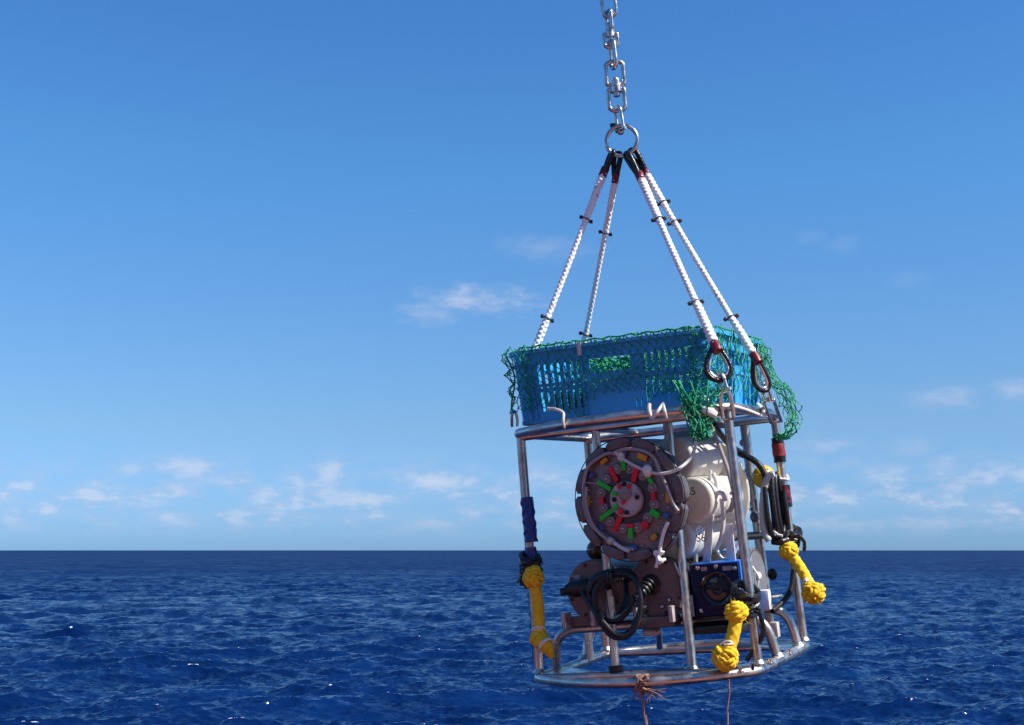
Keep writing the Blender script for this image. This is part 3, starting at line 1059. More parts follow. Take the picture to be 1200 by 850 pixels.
# falls over the near corner and the right wall
def near_corner(seed, cell, thick):
    random.seed(seed)
    def f(i, j):
        u = UF - .004 + i * cell * .55 + .004 * math.sin(j * .8)
        v = 1.04 - j * cell * 3.2
        if u > UF + UC + UR * .10 or v < -.02 - .1 * math.sin(i):
            return None
        return crate_point(u, v, .008 + abs(random.gauss(0, thick)))[0] + jit(.003)
    return diamond(8, 30, f)


net_sheet(*near_corner(3, .021, .008), 'net_corner_fall', .0012, .004, .0026)
net_sheet(*near_corner(4, .030, .012), 'net_corner_fall', .0012, .004, .0026)


def right_wall(seed, cell, thick, lo):
    random.seed(seed)
    def f(i, j):
        u = UF + UC + UR * .10 + i * cell * .52
        v = 1.03 - j * cell * 3.0
        if u > UF + UC * 1.5 + UR or v < lo + .12 * math.sin(i * .8 + seed):
            return None
        return crate_point(u, v, .008 + abs(random.gauss(0, thick)))[0] + jit(.003)
    return diamond(30, 24, f)


net_sheet(*right_wall(5, .036, .004, .10), 'net_side_fall', .0012, .004, .0030)
net_sheet(*right_wall(6, .060, .006, .45), 'net_side_fall', .0012, .006, .0030)


# torn tail that hangs below the ring at the near corner
def tail(seed):
    random.seed(seed)
    rows = [((792, 462), (846, 452)), ((798, 476), (838, 466)), ((802, 484), (836, 480)), ((806, 492), (835, 490)), ((810, 500), (834, 499)), ((809, 508), (832, 508)), ((812, 515), (830, 516))]
    def f(i, j):
        a = j / 2.2
        k = min(int(a), len(rows) - 2)
        t = a - k
        if t > 1:
            return None
        l = Vector(rows[k][0]).lerp(Vector(rows[k + 1][0]), t)
        r = Vector(rows[k][1]).lerp(Vector(rows[k + 1][1]), t)
        q = l.lerp(r, min(1, i / 6))
        return U(q.x + random.gauss(0, 2), q.y + random.gauss(0, 2), y=-.385 + .04 * min(1, i / 6) + random.gauss(0, .01))
    return diamond(7, 16, f)


net_sheet(*tail(8), 'net_tail', .0014, .005, .0028)
net_sheet(*tail(9), 'net_tail', .0014, .005, .0028)
# rope-like gathered strands of the tail
random.seed(12)
k = MB()
for s in range(9):
    x0 = 788 + random.uniform(0, 44)
    x1 = 808 + random.uniform(0, 26)
    pts = [U(lerp(x0, x1, t) + random.gauss(0, 1.5), lerp(446, 512, t), y=-.375 + random.gauss(0, .008)) for t in (0, .25, .5, .75, 1)]
    k.tube(smooth_path(pts, .01), .0022, 5)
k.build('net_gathered_strand', NET_GREEN, net)


# loose bag of net at the right end
def bag(seed, dx):
    random.seed(seed)
    arc = [(890, 402), (897, 412), (900, 432), (906, 448), (917, 455), (925, 470), (930, 488), (928, 504), (919, 513), (909, 511)]
    def f(i, j):
        t = j / 2.75
        k = min(int(t), len(arc) - 2)
        if t - k > 1:
            return None
        q = Vector(arc[k]).lerp(Vector(arc[k + 1]), t - k)
        w = (i - 2) / 4
        return U(q.x + w * 15 * (.4 + .6 * math.sin(min(1, t / 9) * PI)) + random.gauss(0, 1.6) + dx, q.y + random.gauss(0, 2.0), y=lerp(.18, .10, min(1, t / 8)) + w * .06 + random.gauss(0, .012))
    return diamond(5, 26, f)


net_sheet(*bag(21, 0), 'net_loose_bag', .0014, .004, .003)
net_sheet(*bag(22, -3), 'net_loose_bag', .0014, .004, .003)


# gathered edge at the far left corner
def left_edge(seed):
    random.seed(seed)
    def f(i, j):
        u = -UC * .95 + i * .0085
        v = 1.04 - j * .066
        if v < .12:
            return None
        return crate_point(u, v, .012 + abs(random.gauss(0, .006)) + .014 * math.sin(j * .9) ** 2)[0] + jit(.003)
    return diamond(6, 16, f)


net_sheet(*left_edge(31), 'net_left_edge', .0014, .003, .0028)
k = MB()
k.tube(smooth_path([crate_point(-UC * .6, v, .017 + .012 * math.sin(v * 7))[0] for v in (1.0, .85, .7, .55, .4, .28, .16)], .01), .0032, 6)
k.tube(smooth_path([crate_point(t * UF, 1.035, .011)[0] + Vector((0, 0, .003 * math.sin(t * 60))) for t in [i / 24 for i in range(25)]], .008), .0026, 6)
k.tube(smooth_path([crate_point(UF + UC + t * UR, 1.03, .011)[0] + Vector((0, 0, .004 * math.sin(t * 50))) for t in [i / 16 for i in range(17)]], .008), .0026, 6)
k.build('net_head_rope', NET_GREEN, net)
# heap of net inside the crate
random.seed(41)
nodes, edges = {}, []
for i in range(640):
    a = CR @ Vector((random.uniform(-.17, .12), random.uniform(-.235, .20), random.triangular(.05, .190, .15)))
    nodes[i] = a
for i in range(640):
    near = sorted(range(640), key=lambda q: (nodes[q] - nodes[i]).length)[1:4]
    edges += [(i, q) for q in near]
net_sheet(nodes, edges, 'net_heap', .0017, .008)
random.seed(77)

# ------------------------------------------------------------------ chain, swivels, ring
def Q(px, py, y=0.0):
    return U(px, py, y=y)


AX = (Q(728, 165) - Q(711, 0)).normalized()          # down the chain
SIDE = Vector((math.cos(-POSE[3]), math.sin(-POSE[3]), 0))  # level, square to the line of sight
SIDE = (SIDE - AX * SIDE.dot(AX)).normalized()
DEEP = AX.cross(SIDE).normalized()
PX = 1.0 / 372.0


def oval(c, half_l, half_w, r, lat, n=14, m=BRIGHT, name='chain_link', par=None):
    pts = []
    c = Vector(c)
    s = half_l - half_w
    for i in range(2 * n):
        th = PI * i / n
        ex = s if math.sin(th) >= 0 else -s
        pts.append(c + lat * (half_w * math.cos(th)) + AX * (half_w * math.sin(th) + ex))
    return MB().tube(pts, r, 10, closed=True).build(name, m, par)


chain = thing('lifting_chain', 'polished steel chain of links and swivels running up out of the picture', 'chain', Q(718, 70))
tilt = (SIDE * .94 + DEEP * .34).normalized()
edge = (DEEP * .93 + SIDE * .37).normalized()
oval(Q(712.5, -3), 25 * PX, 8.2 * PX, 2.5 * PX, tilt, par=chain)
oval(Q(709, -40), 21 * PX, 8 * PX, 2.5 * PX, edge, par=chain)
oval(Q(705, -76), 25 * PX, 8.2 * PX, 2.5 * PX, tilt, par=chain)
up_ = Q(705, -76)
for i in range(1, 25):
    oval(up_ - AX * (36 * PX * i), 21 * PX, 8 * PX, 2.5 * PX, tilt if i % 2 == 0 else edge, par=chain)


def swivel(y_eye0, y_body, y_eye1, cx, lat_up, lat_dn, wu, wd, rb, bar):
    """two U-shaped eyes turning on one barrel; cx(y) gives the centre line in the picture"""
    top, body, end = Q(cx(y_eye0), y_eye0), Q(cx(y_body), y_body), Q(cx(y_eye1), y_eye1)
    root = MB().lathe([(rb * .55, -11 * PX), (rb * .75, -10 * PX), (rb * .78, -8 * PX), (rb, -7.6 * PX), (rb * 1.03, -.6 * PX), (rb * .9, -.2 * PX), (rb * .9, .3 * PX), (rb * 1.03, .7 * PX),
                       (rb, 7 * PX), (rb * .85, 7.6 * PX), (rb * .62, 7.8 * PX), (rb * .62, 11.5 * PX), (rb * .5, 12.2 * PX)], body, AX, 20).build('swivel_barrel', BRIGHT, chain)
    up = [body - AX * (3 * PX) - lat_up * (rb * .8), body - AX * (3 * PX) - lat_up * wu, top - lat_up * wu + AX * (wu * .3), top - lat_up * (wu * .35), top + lat_up * (wu * .35), top + lat_up * wu + AX * (wu * .3),
          body - AX * (3 * PX) + lat_up * wu, body - AX * (3 * PX) + lat_up * (rb * .8)]
    MB().tube(fillet(up, .012, 5), bar, 10).build('swivel_eye', BRIGHT, root)
    dn = [body + AX * (3 * PX) - lat_dn * (rb * .8), body + AX * (3 * PX) - lat_dn * wd, end - lat_dn * wd - AX * (wd * .3), end - lat_dn * (wd * .35), end + lat_dn * (wd * .35), end + lat_dn * wd - AX * (wd * .3),
          body + AX * (3 * PX) + lat_dn * wd, body + AX * (3 * PX) + lat_dn * (rb * .8)]
    MB().tube(fillet(dn, .012, 5), bar, 10).build('swivel_eye', BRIGHT, root)
    return root


line = lambda y: 711.2 + y * .103
swivel(13, 37, 56, line, edge, SIDE, 6.5 * PX, 8 * PX, 5.2 * PX, 2.3 * PX)
oval(Q(line(65), 64), 17 * PX, 6.5 * PX, 2.7 * PX, edge, par=chain)
MB().ball(Q(line(49), 50) - DEEP * 3 * PX, 5.2 * PX, 14).build('link_boss', BRIGHT, chain)
swivel(72, 102, 130, lambda y: 713.6 + y * .080, SIDE, SIDE, 10.5 * PX, 9.5 * PX, 6.6 * PX, 2.7 * PX)
# shackle into the big ring
sh = thing('bow_shackle', 'small steel shackle joining the chain swivel to the big ring', 'shackle', Q(725, 140), 'steel shackles')
c0, c1 = Q(723.5, 127), Q(727.5, 152)
lat = (DEEP * .8 + SIDE * .6).normalized()
w = 5.0 * PX
MB().tube(fillet([c1 - lat * w, c0 - lat * w + AX * w * .5, c0 - lat * w * .4 - AX * w * .2, c0 + lat * w * .4 - AX * w * .2, c0 + lat * w + AX * w * .5, c1 + lat * w], .008, 5), 2.4 * PX, 10).build('bow', BRIGHT, sh)
MB().cyl(c1 - lat * w * 1.7, c1 + lat * w * 1.7, 2.3 * PX, 12, .001).build('pin', BRIGHT, sh)
MB().ball(c1 + lat * w * .0 + AX * 1 * PX - DEEP * 4 * PX, 4.6 * PX, 12).build('pin_head', STEEL, sh)
MB().box(Q(719, 146) - DEEP * 3 * PX, (8 * PX, 5 * PX, 4 * PX), X=SIDE, Y=DEEP, Z=AX).build('pin_wire', BLACK, sh, bevel=.002)
# the big ring
rc = Q(728.6, 165)
rl = (SIDE * .97 + DEEP * .25).normalized()
pts = [rc + (rl * math.cos(t) + AX * math.sin(t)) * (18.6 * PX) for t in [2 * PI * i / 48 for i in range(48)]]
single('lifting_ring', MB().tube(pts, 2.5 * PX, 12, closed=True), BRIGHT, 'large round polished steel ring where the four white ropes meet', 'ring', rc)


# ------------------------------------------------------------------ white rope slings
def plait(r0, k=150.0, lobes=2, amp=.15):
    return lambda th, s: 1 + amp * (math.cos(lobes * th + s * (k + 28)) * .6 + math.cos(lobes * th - s * (k - 28)) * .6) + .02 * math.sin(s * 40)


def teardrop(apex, bottom, lat, half_w, n=40):
    """closed loop with its point at apex and its round end at bottom"""
    a, c = Vector(apex), Vector(bottom)
    d = c - a
    L = d.length
    d.normalize()
    pts = []
    rr = half_w
    cen = c - d * rr
    for i in range(n):
        t = i / n
        th = 2 * PI * t
        # radial profile: round below, drawn to a point above
        x = math.sin(th)
        y = -math.cos(th)
        if y >= 0:
            p = cen + lat * (rr * x) + d * (rr * y)
        else:
            h = -y
            p = cen + lat * (rr * x * (1 - .35 * h)) - d * ((L - rr) * h ** 1.0)
        pts.append(p)
    return pts


slings = []


def sling(top_px, top_w, bot_px, y_top, y_bot, label, loop_top, loop_bot=None, bands=(), thick=(.0125, .0088, .0125), splice=(.22, .80), red=True):
    p0 = U(*top_px, y=y_top)
    p1 = U(*bot_px, y=y_bot) if isinstance(bot_px[0], (int, float)) and len(bot_px) == 2 else Vector(bot_px)
    t = thing('sling_rope', label, 'rope', p0, 'white ropes of the lifting sling')
    L = (p1 - p0).length
    n = int(L / .0026)
    pts, rad = [], []
    for i in range(n + 1):
        s = i / n
        pts.append(p0.lerp(p1, s) + Vector((0, 0, -.006 * math.sin(PI * s))))
        if s < splice[0]:
            r = lerp(thick[0], thick[1] * 1.12, max(0, (s / splice[0]) ** 2 * .6))
        elif s < splice[1]:
            r = thick[1]
        else:
            r = lerp(thick[1] * 1.12, thick[2], min(1, (s - splice[1]) / .08))
        rad.append(r)
    MB().tube(pts, rad, 20, mod=plait(.01, 400.0, 3, .125)).build('rope', ROPE_WHITE, t, sharp=70)
    d = (p1 - p0).normalized()
    # whippings and thimbles
    a, c, lat, hw = loop_top
    wd = (Vector(c) - Vector(a)).normalized()
    sleeve(p0 - d * .022, p0 + d * .010, thick[0] * 1.10, RED_TAPE, 'whipping', t)
    MB().tube(teardrop(a, c, lat, hw), .0088, 10, closed=True).build('rope_eye', BLACK_TAPE, t)
    MB().tube(teardrop(Vector(a) + wd * .008, Vector(c) - wd * .006, lat, hw - .006), .0040, 8, closed=True).build('thimble', BRIGHT, t)
    if loop_bot:
        a, c, lat, hw = loop_bot
        wd = (Vector(c) - Vector(a)).normalized()
        sleeve(p1 - d * .008, p1 + d * .026, thick[2] * 1.12, RED_TAPE, 'whipping', t)
        MB().tube(teardrop(a, c, lat, hw), .0075, 10, closed=True).build('rope_eye', BLACK_TAPE, t)
        th_ = teardrop(Vector(a) + wd * .008, Vector(c) - wd * .008, lat, hw - .0085)
        MB().tube(th_, .0052, 10, closed=True).build('thimble', BRIGHT, t)
    for s in bands:
        q = p0.lerp(p1, s) + Vector((0, 0, -.006 * math.sin(PI * s)))
        r = .0125
        u = (SIDE - d * SIDE.dot(d)).normalized()
        v = d.cross(u)
        k = MB()
        k.tube([q + (u * math.cos(x) + v * math.sin(x)) * r for x in [2 * PI * i / 14 for i in range(14)]], .0017, 6, closed=True)
        for sg in (-1, 1):
            k.tube([q + u * sg * r, q + u * sg * (r + .004) + d * .002 * sg, q + u * sg * (r + .010)], [.005, .0068, .0056], 8)
        k.build('tie_band', BLACK, t)
    return t, p0, p1, d


CRL = (SIDE * .35 + DEEP * .94).normalized()
CRM = (SIDE * .75 + DEEP * .66).normalized()
sling((707, 204), 10, (614, 441), 0.0, -.19, 'leftmost white braided rope, running down to the far left end of the crate',
      (U(709, 200, y=0), U(718, 178, y=.0), CRL, .013), None, (.225, .715), (.0125, .0090, .0125), (.235, .70))
sling((721, 211), 10, (677, 438), 0.012, .17, 'white braided rope second from the left dropping behind the front wall of the crate',
      (U(721, 208, y=.01), U(724, 180, y=.01), CRM, .013), None, (.26, .785), (.0105, .0080, .0115), (.26, .76))
pD = U(838, 404, y=-.300)
sling((751, 209), 10, tuple(pD), -.03, 0, 'thick white braided rope reaching down to the thimble at the near corner of the crate',
      (U(748, 205, y=-.028), U(734, 180, y=-.015), CRL, .013), (U(838, 407, y=-.301), U(844, 446, y=-.315), (SIDE * .98 - DEEP * .1).normalized(), .036), (.26, .76), (.0130, .0096, .0130), (.25, .74))
pE = U(884, 417, x=.385)
sling((757, 203), 10, tuple(pE), .03, 0, 'rightmost white braided rope reaching down to the narrow thimble over the right post',
      (U(755, 200, y=.028), U(740, 176, y=.015), CRM, .013), (U(885, 420, x=.386), U(895, 458, x=.388), (SIDE * .8 - DEEP * .5).normalized(), .030), (.17, .28, .80), (.0112, .0086, .0122), (.20, .80))


# ------------------------------------------------------------------ shackles under the two near thimbles
def corner_shackles(thimble_px, mid_px, ring_px, k0, k1, where):
    a, m_, e = U(*thimble_px, **k0), U(*mid_px, **k0), U(*ring_px, **k1)
    t = thing('bow_shackle', 'short steel shackle in the ' + where, 'shackle', a, 'steel shackles')
    d = (m_ - a).normalized()
    lt = (DEEP * .8 + SIDE * .6).normalized()
    lt = (lt - d * lt.dot(d)).normalized()
    w = .0115
    MB().tube(fillet([m_ - lt * w, a - lt * w + d * .006, a - lt * w * .5 - d * .006, a + lt * w * .5 - d * .006, a + lt * w + d * .006, m_ + lt * w], .012, 5), .0054, 10).build('bow', BRIGHT, t)
    MB().cyl(m_ - lt * .022, m_ + lt * .024, .0055, 12, .001).build('pin', BRIGHT, t)
    MB().ball(a - d * .006 - DEEP * .010, .0105, 12).build('boss', BRIGHT, t)
    t2 = thing('long_shackle', 'long steel shackle on the top ring under the ' + where, 'shackle', m_, 'steel shackles')
    d = (e - m_).normalized()
    lt = (SIDE - d * SIDE.dot(d)).normalized()
    w = .0155
    m2 = m_ - d * .004
    MB().tube(fillet([e - lt * w + d * .012, m2 - lt * w + d * .022, m2 - lt * .006 - d * .004, m2 + lt * .006 - d * .004, m2 + lt * w + d * .022, e + lt * w + d * .012], .02, 6), .0056, 10).build('bow', BRIGHT, t2)
    MB().cyl(e + d * .016 - lt * (w + .001), e + d * .016 + lt * (w + .001), .0040, 12, .001).build('pin', STEEL, t2)
    MB().lathe([(.0062, -.004), (.0075, -.003), (.0075, .003), (.0062, .004)], m2 - d * .002, DEEP, 14).build('bow_crown', BRIGHT, t2)


corner_shackles((844, 441), (849, 458), (853, 485), dict(y=-.312), dict(y=-.295), 'wide thimble at the near corner')
corner_shackles((895, 453), (900, 469), (909, 493), dict(x=.385), dict(x=.352), 'narrow thimble at the right end')


# ------------------------------------------------------------------ rosette water sampler
SY = -0.300                                            # front of the smoked plate
sc_ = U(738, 585, y=SY)
sampler = thing('water_sampler', 'round water sampler with smoked front plate and ring of milky bottles inside the frame', 'sampler', sc_)
FR = Vector((0, -1, 0))
sampler.matrix_world = sampler.matrix_world @ Matrix.Rotation(R(-7), 4, 'Z')


def SP(zx, zy, off=0.0):
    """a point on the plate's face, from the close-up's coordinates"""
    return U(660 + zx / 4.725, 490 + zy / 4.725, y=SY - off)


def radial(p):
    d = p - sc_
    d.y = 0
    return d


PR = 0.168
out = []
for i in range(48):
    a = 2 * PI * i / 48
    rr = PR * (1 - .055 * (0.5 + 0.5 * math.cos(12 * a + .4)))
    out.append(sc_ + Vector((math.cos(a) * rr, 0, math.sin(a) * rr)))
MB().prism(out, (0, .010, 0)).build('front_plate', PLATE, sampler, bevel=.0015)
MB().lathe([(.060, 0), (.150, 0), (.165, .015), (.150, .03), (.060, .03)], sc_ + Vector((0, .012, 0)), (0, 1, 0), 40).build('back_flange', PLATE_DARK, sampler)
bl = MB()
bl.prism([(-.032, -.012, -.016), (.032, -.012, -.016), (.040, -.012, -.002), (.030, -.012, .009), (.012, -.012, .013), (-.012, -.012, .013), (-.030, -.012, .009), (-.040, -.012, -.002)], (0, .045, 0))
bme = bl.mesh('rim_block', PLATE_DARK, (0, 0, 0), bevel=.002)
for i in range(12):
    a = PI / 2 + R(6) + 2 * PI * i / 12
    piece('rim_block', bme, sampler, sc_ + Vector((math.cos(a), 0, math.sin(a))) * (PR - .004), Matrix.Rotation(-(a - PI / 2), 3, 'Y'))
# wire hoop round the rim
MB().tube([sc_ + Vector((math.cos(t) * (PR + .010), -.006, math.sin(t) * (PR + .010))) for t in [2 * PI * i / 60 for i in range(60)]], .0016, 6, closed=True).build('hoop', BLACK, sampler)
# hub
MB().lathe([(.046, .0), (.081, .0), (.084, .0015), (.084, .004), (.046, .004)], sc_, FR, 40).build('hub_ring', HUB_DARK, sampler)
hub = MB().lathe([(.001, 0), (.048, 0), (.051, .003), (.051, .019), (.048, .022), (.001, .0225)], sc_ + Vector((-.004, 0, .0)), FR, 40).build('hub_face', HUB, sampler)
MB().lathe([(.001, 0), (.022, .0), (.022, .003), (.018, .005), (.001, .005)], SP(345, 415, .022), FR, 24).build('shaft_cover', SMOKE, hub)
sq = MB().lathe([(.0068, 0), (.0068, .005), (.0045, .006), (.0045, .003), (.001, .003)], (0, 0, 0), FR, 12).mesh('socket_screw', BLACK)
for q in ((345, 365), (420, 438), (358, 522), (287, 452)):
    piece('socket_screw', sq, hub, SP(*q, .022))
# valve knobs with ball screws
kn = MB().lathe([(.0165, 0), (.0165, .005), (.014, .008), (.001, .0085)], (0, 0, 0), FR, 20).mesh('valve_knob', SMOKE)
ks = MB().ball((0, -.009, 0), .0052, 10).mesh('ball_screw', BRIGHT)
for q in ((300, 282), (375, 282), (452, 318), (506, 386), (516, 476), (478, 552), (420, 606), (335, 612), (262, 572), (220, 498), (208, 415), (240, 338)):
    k_ = piece('valve_knob', kn, sampler, SP(*q))
    o = bpy.data.objects.new('ball_screw', ks)
    COL.objects.link(o)
    o.parent = k_
sm = MB().ball((0, 0, 0), .0048, 10, squash=.8).mesh('screw', BRIGHT)
for q in ((438, 238), (500, 245), (548, 250), (565, 428), (594, 494), (630, 375), (645, 460), (640, 540), (545, 548), (488, 614), (470, 660), (442, 705), (378, 685), (290, 705), (130, 398), (145, 465), (195, 570), (205, 655),
          (420, 745), (556, 600), (250, 215), (600, 300), (510, 720), (330, 745)):
    piece('screw', sm, sampler, SP(*q, .001))


def tab(cx, cy, l, w, m, name, off=.010, ang=None):
    p = SP(cx, cy, off)
    d = radial(p).normalized() if ang is None else Vector((math.cos(R(ang)), 0, math.sin(R(ang))))
    s = d.cross(Vector((0, 1, 0)))
    o = MB().box(p, (w, .006, l), X=s, Y=(0, 1, 0), Z=d).build(name, m, sampler, bevel=.0012)


Z1 = 1 / 4.725 * .00262
for (cx, cy, l, w) in ((275, 312, 88, 24), (404, 312, 84, 26), (208, 458, 24, 36), (510, 432, 24, 38), (457, 592, 38, 36), (300, 582, 92, 26), (372, 595, 20, 44)):
    tab(cx, cy, l * Z1, w * Z1 * 1.1, TAB_RED, 'red_tab')
for (cx, cy, l, w) in ((336, 262, 52, 22), (222, 375, 92, 22), (237, 535, 92, 22), (376, 640, 58, 24), (491, 342, 22, 44), (517, 528, 56, 30)):
    tab(cx, cy, l * Z1, w * Z1 * 1.1, TAB_GREEN, 'green_tab', .011, 29 if (cx, cy) == (491, 342) else (-35 if (cx, cy) == (517, 528) else None))
for (cx, cy, l, w, m, nm) in ((315, 378, 26, 22, TAB_RED, 'red_tab'), (373, 375, 26, 20, TAB_RED, 'red_tab'), (322, 517, 32, 26, TAB_RED, 'red_tab'), (338, 465, 28, 14, TAB_RED, 'red_tab'), (283, 418, 28, 22, TAB_GREEN, 'green_tab'), (292, 494, 30, 22, TAB_GREEN, 'green_tab')):
    tab(cx, cy, l * Z1, w * Z1, m, nm, .026)
for (cx, cy, l, w) in ((445, 215, 30, 56), (222, 238, 22, 44), (127, 460, 20, 56), (595, 440, 24, 50), (512, 657, 26, 34), (652, 510, 24, 30), (262, 680, 30, 40)):
    tab(cx, cy, l * Z1, w * Z1, TAB_YELLOW, 'orange_tab')
for (cx, cy, l, w) in ((335, 192, 24, 40), (148, 318, 24, 28), (390, 718, 26, 42), (585, 540, 28, 26), (205, 608, 20, 26)):
    tab(cx, cy, l * Z1, w * Z1, TAB_BLUE, 'blue_tab')


def hose(pts, r, m, name, off=.016, par=None):
    return MB().tube(smooth_path([SP(*q, off) if len(q) == 2 else SP(q[0], q[1], q[2]) for q in pts], .008), r, 10).build(name, m, par or sampler)


hose([(310, 205), (250, 195), (185, 225), (130, 270), (105, 350), (102, 430), (112, 520), (150, 600), (200, 640), (260, 685), (320, 715), (395, 728)], .0052, CLEAR_TUBE, 'clear_hose')
hose([(120, 380), (118, 470), (140, 560), (185, 630), (250, 680)], .0048, CLEAR_TUBE, 'clear_hose', .022)
hose([(270, 195), (330, 175), (400, 172), (470, 188), (520, 225), (545, 285), (575, 350), (605, 420), (630, 480), (655, 515)], .0050, CLEAR_TUBE, 'clear_hose')
hose([(290, 190), (340, 228), (400, 262), (450, 285), (490, 298), (545, 308), (610, 300), (660, 280, .02), (705, 240, -.01), (735, 190, -.02), (748, 130, -.03), (752, 60, -.04)], .0048, WHITE_TUBE, 'clear_hose', .020)
hose([(95, 358), (140, 360), (190, 365)], .0022, CLEAR_TUBE, 'clear_hose', .012)
hose([(280, 690), (330, 722), (370, 738)], .0058, WHITE_TUBE, 'clear_hose', .022)
MB().ball(SP(478, 292, .014), .016, 12, squash=1.2).build('white_elbow', NYLON, sampler)
MB().ball(SP(322, 212, .012), .012, 12, squash=1.2).build('white_elbow', NYLON, sampler)
MB().ball(SP(258, 682, .016), .012, 12).build('hose_joint', TIE, sampler)
# knotted white cord end hanging off the plate
hose([(596, 575), (575, 620), (560, 670), (550, 720), (545, 760)], .0055, NYLON, 'white_cord', .02)
kp = SP(545, 770, .022)
random.seed(5)
MB().tube(smooth_path([kp + Vector((random.uniform(-.014, .014), random.uniform(-.008, .008), random.uniform(-.016, .016))) for _ in range(11)], .004), .0048, 8).build('cord_knot', NYLON, sampler)
hose([(545, 775), (535, 800), (525, 826)], .0050, NYLON, 'white_cord', .022)

# six milky bottles behind the plate
BR, BRC = 0.0675, 0.135
bb = sc_ + Vector((-.005, 0, 0.0))
bottle_angles = [50, -8, -66, -124, -182, -240]
prof = [(.001, .002), (.020, .002), (.022, 0), (.058, 0), (.0635, .002), (.0665, .006), (.0675, .012), (.0675, .052), (.0655, .054), (.0655, .060), (.0675, .062), (.0675, .098), (.062, .103), (.062, .112), (.0675, .117), (.0675, .225), (.060, .245), (.03, .258), (.001, .26)]
bot_me = MB().lathe(prof, (0, 0, 0), (0, 1, 0), 36).mesh('sample_bottle', POLY)
bottles = []
for a in bottle_angles:
    c = Vector((math.cos(R(a)) * BRC, .135, math.sin(R(a)) * BRC))
    bottles.append(piece('sample_bottle', bot_me, sampler, bb + c))
    e = bottles[-1]
    cap = MB().lathe([(.017, 0), (.017, .010), (.013, .014), (.001, .015)], bb + c + Vector((-.030, -.0, .030)), FR, 20)
    o = bpy.data.objects.new('bottle_cap', cap.mesh('bottle_cap', NYLON, bb + c))
    COL.objects.link(o)
    o.parent = e
MB().cyl(sc_ + Vector((0, .02, 0)), sc_ + Vector((0, .40, 0)), .062, 28, .004).build('core_tube', PLATE_DARK, sampler)
MB().lathe([(.05, 0), (.196, 0), (.199, .003), (.199, .009), (.196, .012), (.05, .012)], sc_ + Vector((0, .402, 0)), (0, 1, 0), 40).build('rear_plate', POLY, sampler)


def lettering(text, at, size, parent, m=INK):
    cu = bpy.data.curves.new('lettering', 'FONT')
    cu.body = text
    cu.size = size
    cu.extrude = .0004
    cu.align_x = 'CENTER'
    cu.align_y = 'CENTER'
    tmp = bpy.data.objects.new('lettering', cu)
    COL.objects.link(tmp)
    dg = bpy.context.evaluated_depsgraph_get()
    me = bpy.data.meshes.new_from_object(tmp.evaluated_get(dg))
    bpy.data.objects.remove(tmp)
    me.name = 'lettering'
    me.materials.clear()
    me.materials.append(m)
    o = bpy.data.objects.new('lettering', me)
    COL.objects.link(o)
    o.parent = parent
    rotm = Matrix(((1, 0, 0), (0, 0, -1), (0, 1, 0)))      # reads along x, up z, faces -y
    base = parent.matrix_local.translation + ORG[parent.name] if parent.parent else ORG[parent.name]
    o.matrix_local = Matrix.Translation(Vector(at) - base) @ rotm.to_4x4()
    return o


lettering('S5', U(806, 577, y=SY + .134), .032, bottles[1])
lettering('S6', U(818, 631, y=SY + .134), .032, bottles[2])

# hoses and white stays beside the bottles
def cord(pts, y, r, m, name, par, step=.008):
    P = [U(q[0], q[1], y=(q[2] if len(q) > 2 else y)) for q in pts]
    return MB().tube(smooth_path(P, step), r, 10).build(name, m, par)


cord([(826, 495), (834, 512), (843, 535), (850, 555), (855, 575), (857, 590), (851, 600)], -.13, .0062, CLEAR_TUBE, 'clear_hose', sampler)
cord([(830, 556), (834, 566), (833, 578), (828, 590), (827, 600)], -.11, .0068, WHITE_TUBE, 'clear_hose', sampler)
cord([(826, 552), (826, 575), (827, 600)], -.10, .0060, WHITE_TUBE, 'clear_hose', sampler)
cord([(803, 595), (812, 604), (824, 606), (838, 605), (850, 598), (855, 585)], -.12, .0052, CLEAR_TUBE, 'clear_hose', sampler)
cord([(841, 585), (843, 600), (843, 615), (840, 632), (834, 645)], -.13, .0066, WHITE_TUBE, 'clear_hose', sampler)
cord([(833, 586), (836, 579), (843, 579), (846, 588)], -.135, .0072, NYLON, 'white_elbow', sampler)
cord([(852, 580), (855, 576), (858, 580), (857, 586), (853, 585)], -.135, .0040, NYLON, 'white_elbow', sampler)
cord([(802, 600), (807, 605), (812, 609), (820, 618)], -.13, .0060, NYLON, 'white_strap', sampler)
cord([(800, 612), (806, 617), (812, 620)], -.13, .012, NYLON, 'white_strap', sampler)
cord([(857, 612), (859, 618), (856, 622)], -.12, .0055, NYLON, 'white_elbow', sampler)
cord([(866, 618), (863, 630), (858, 640), (855, 648)], -.10, .0055, NYLON, 'white_strap', sampler)
for (x0, y0, x1, y1, w, lb) in ((832, 604, 828, 662, .0235, 'tall milky plastic stay left of the two standing on the blue camera box'), (853, 614, 858, 662, .0255, 'short milky plastic stay right of the two standing on the blue camera box')):
    a, c = U(x0, y0, y=-.15), U(x1, y1, y=-.15)
    single('plastic_stay', MB().box((a + c) / 2, (w, .008, (a - c).length), X=(1, 0, 0), Y=(0, 1, 0), Z=(a - c)), WHITE_TUBE, lb, 'plastic strip', c, 'milky plastic stays', bevel=.0015)
cord([(835, 645), (842, 655), (852, 652), (856, 642)], -.12, .0045, NYLON, 'white_strap', sampler)
MB().cyl(U(806, 650, y=-.08), U(806, 660, y=-.08), .010, 14, .001).build('bolt_head', BRIGHT, sampler)


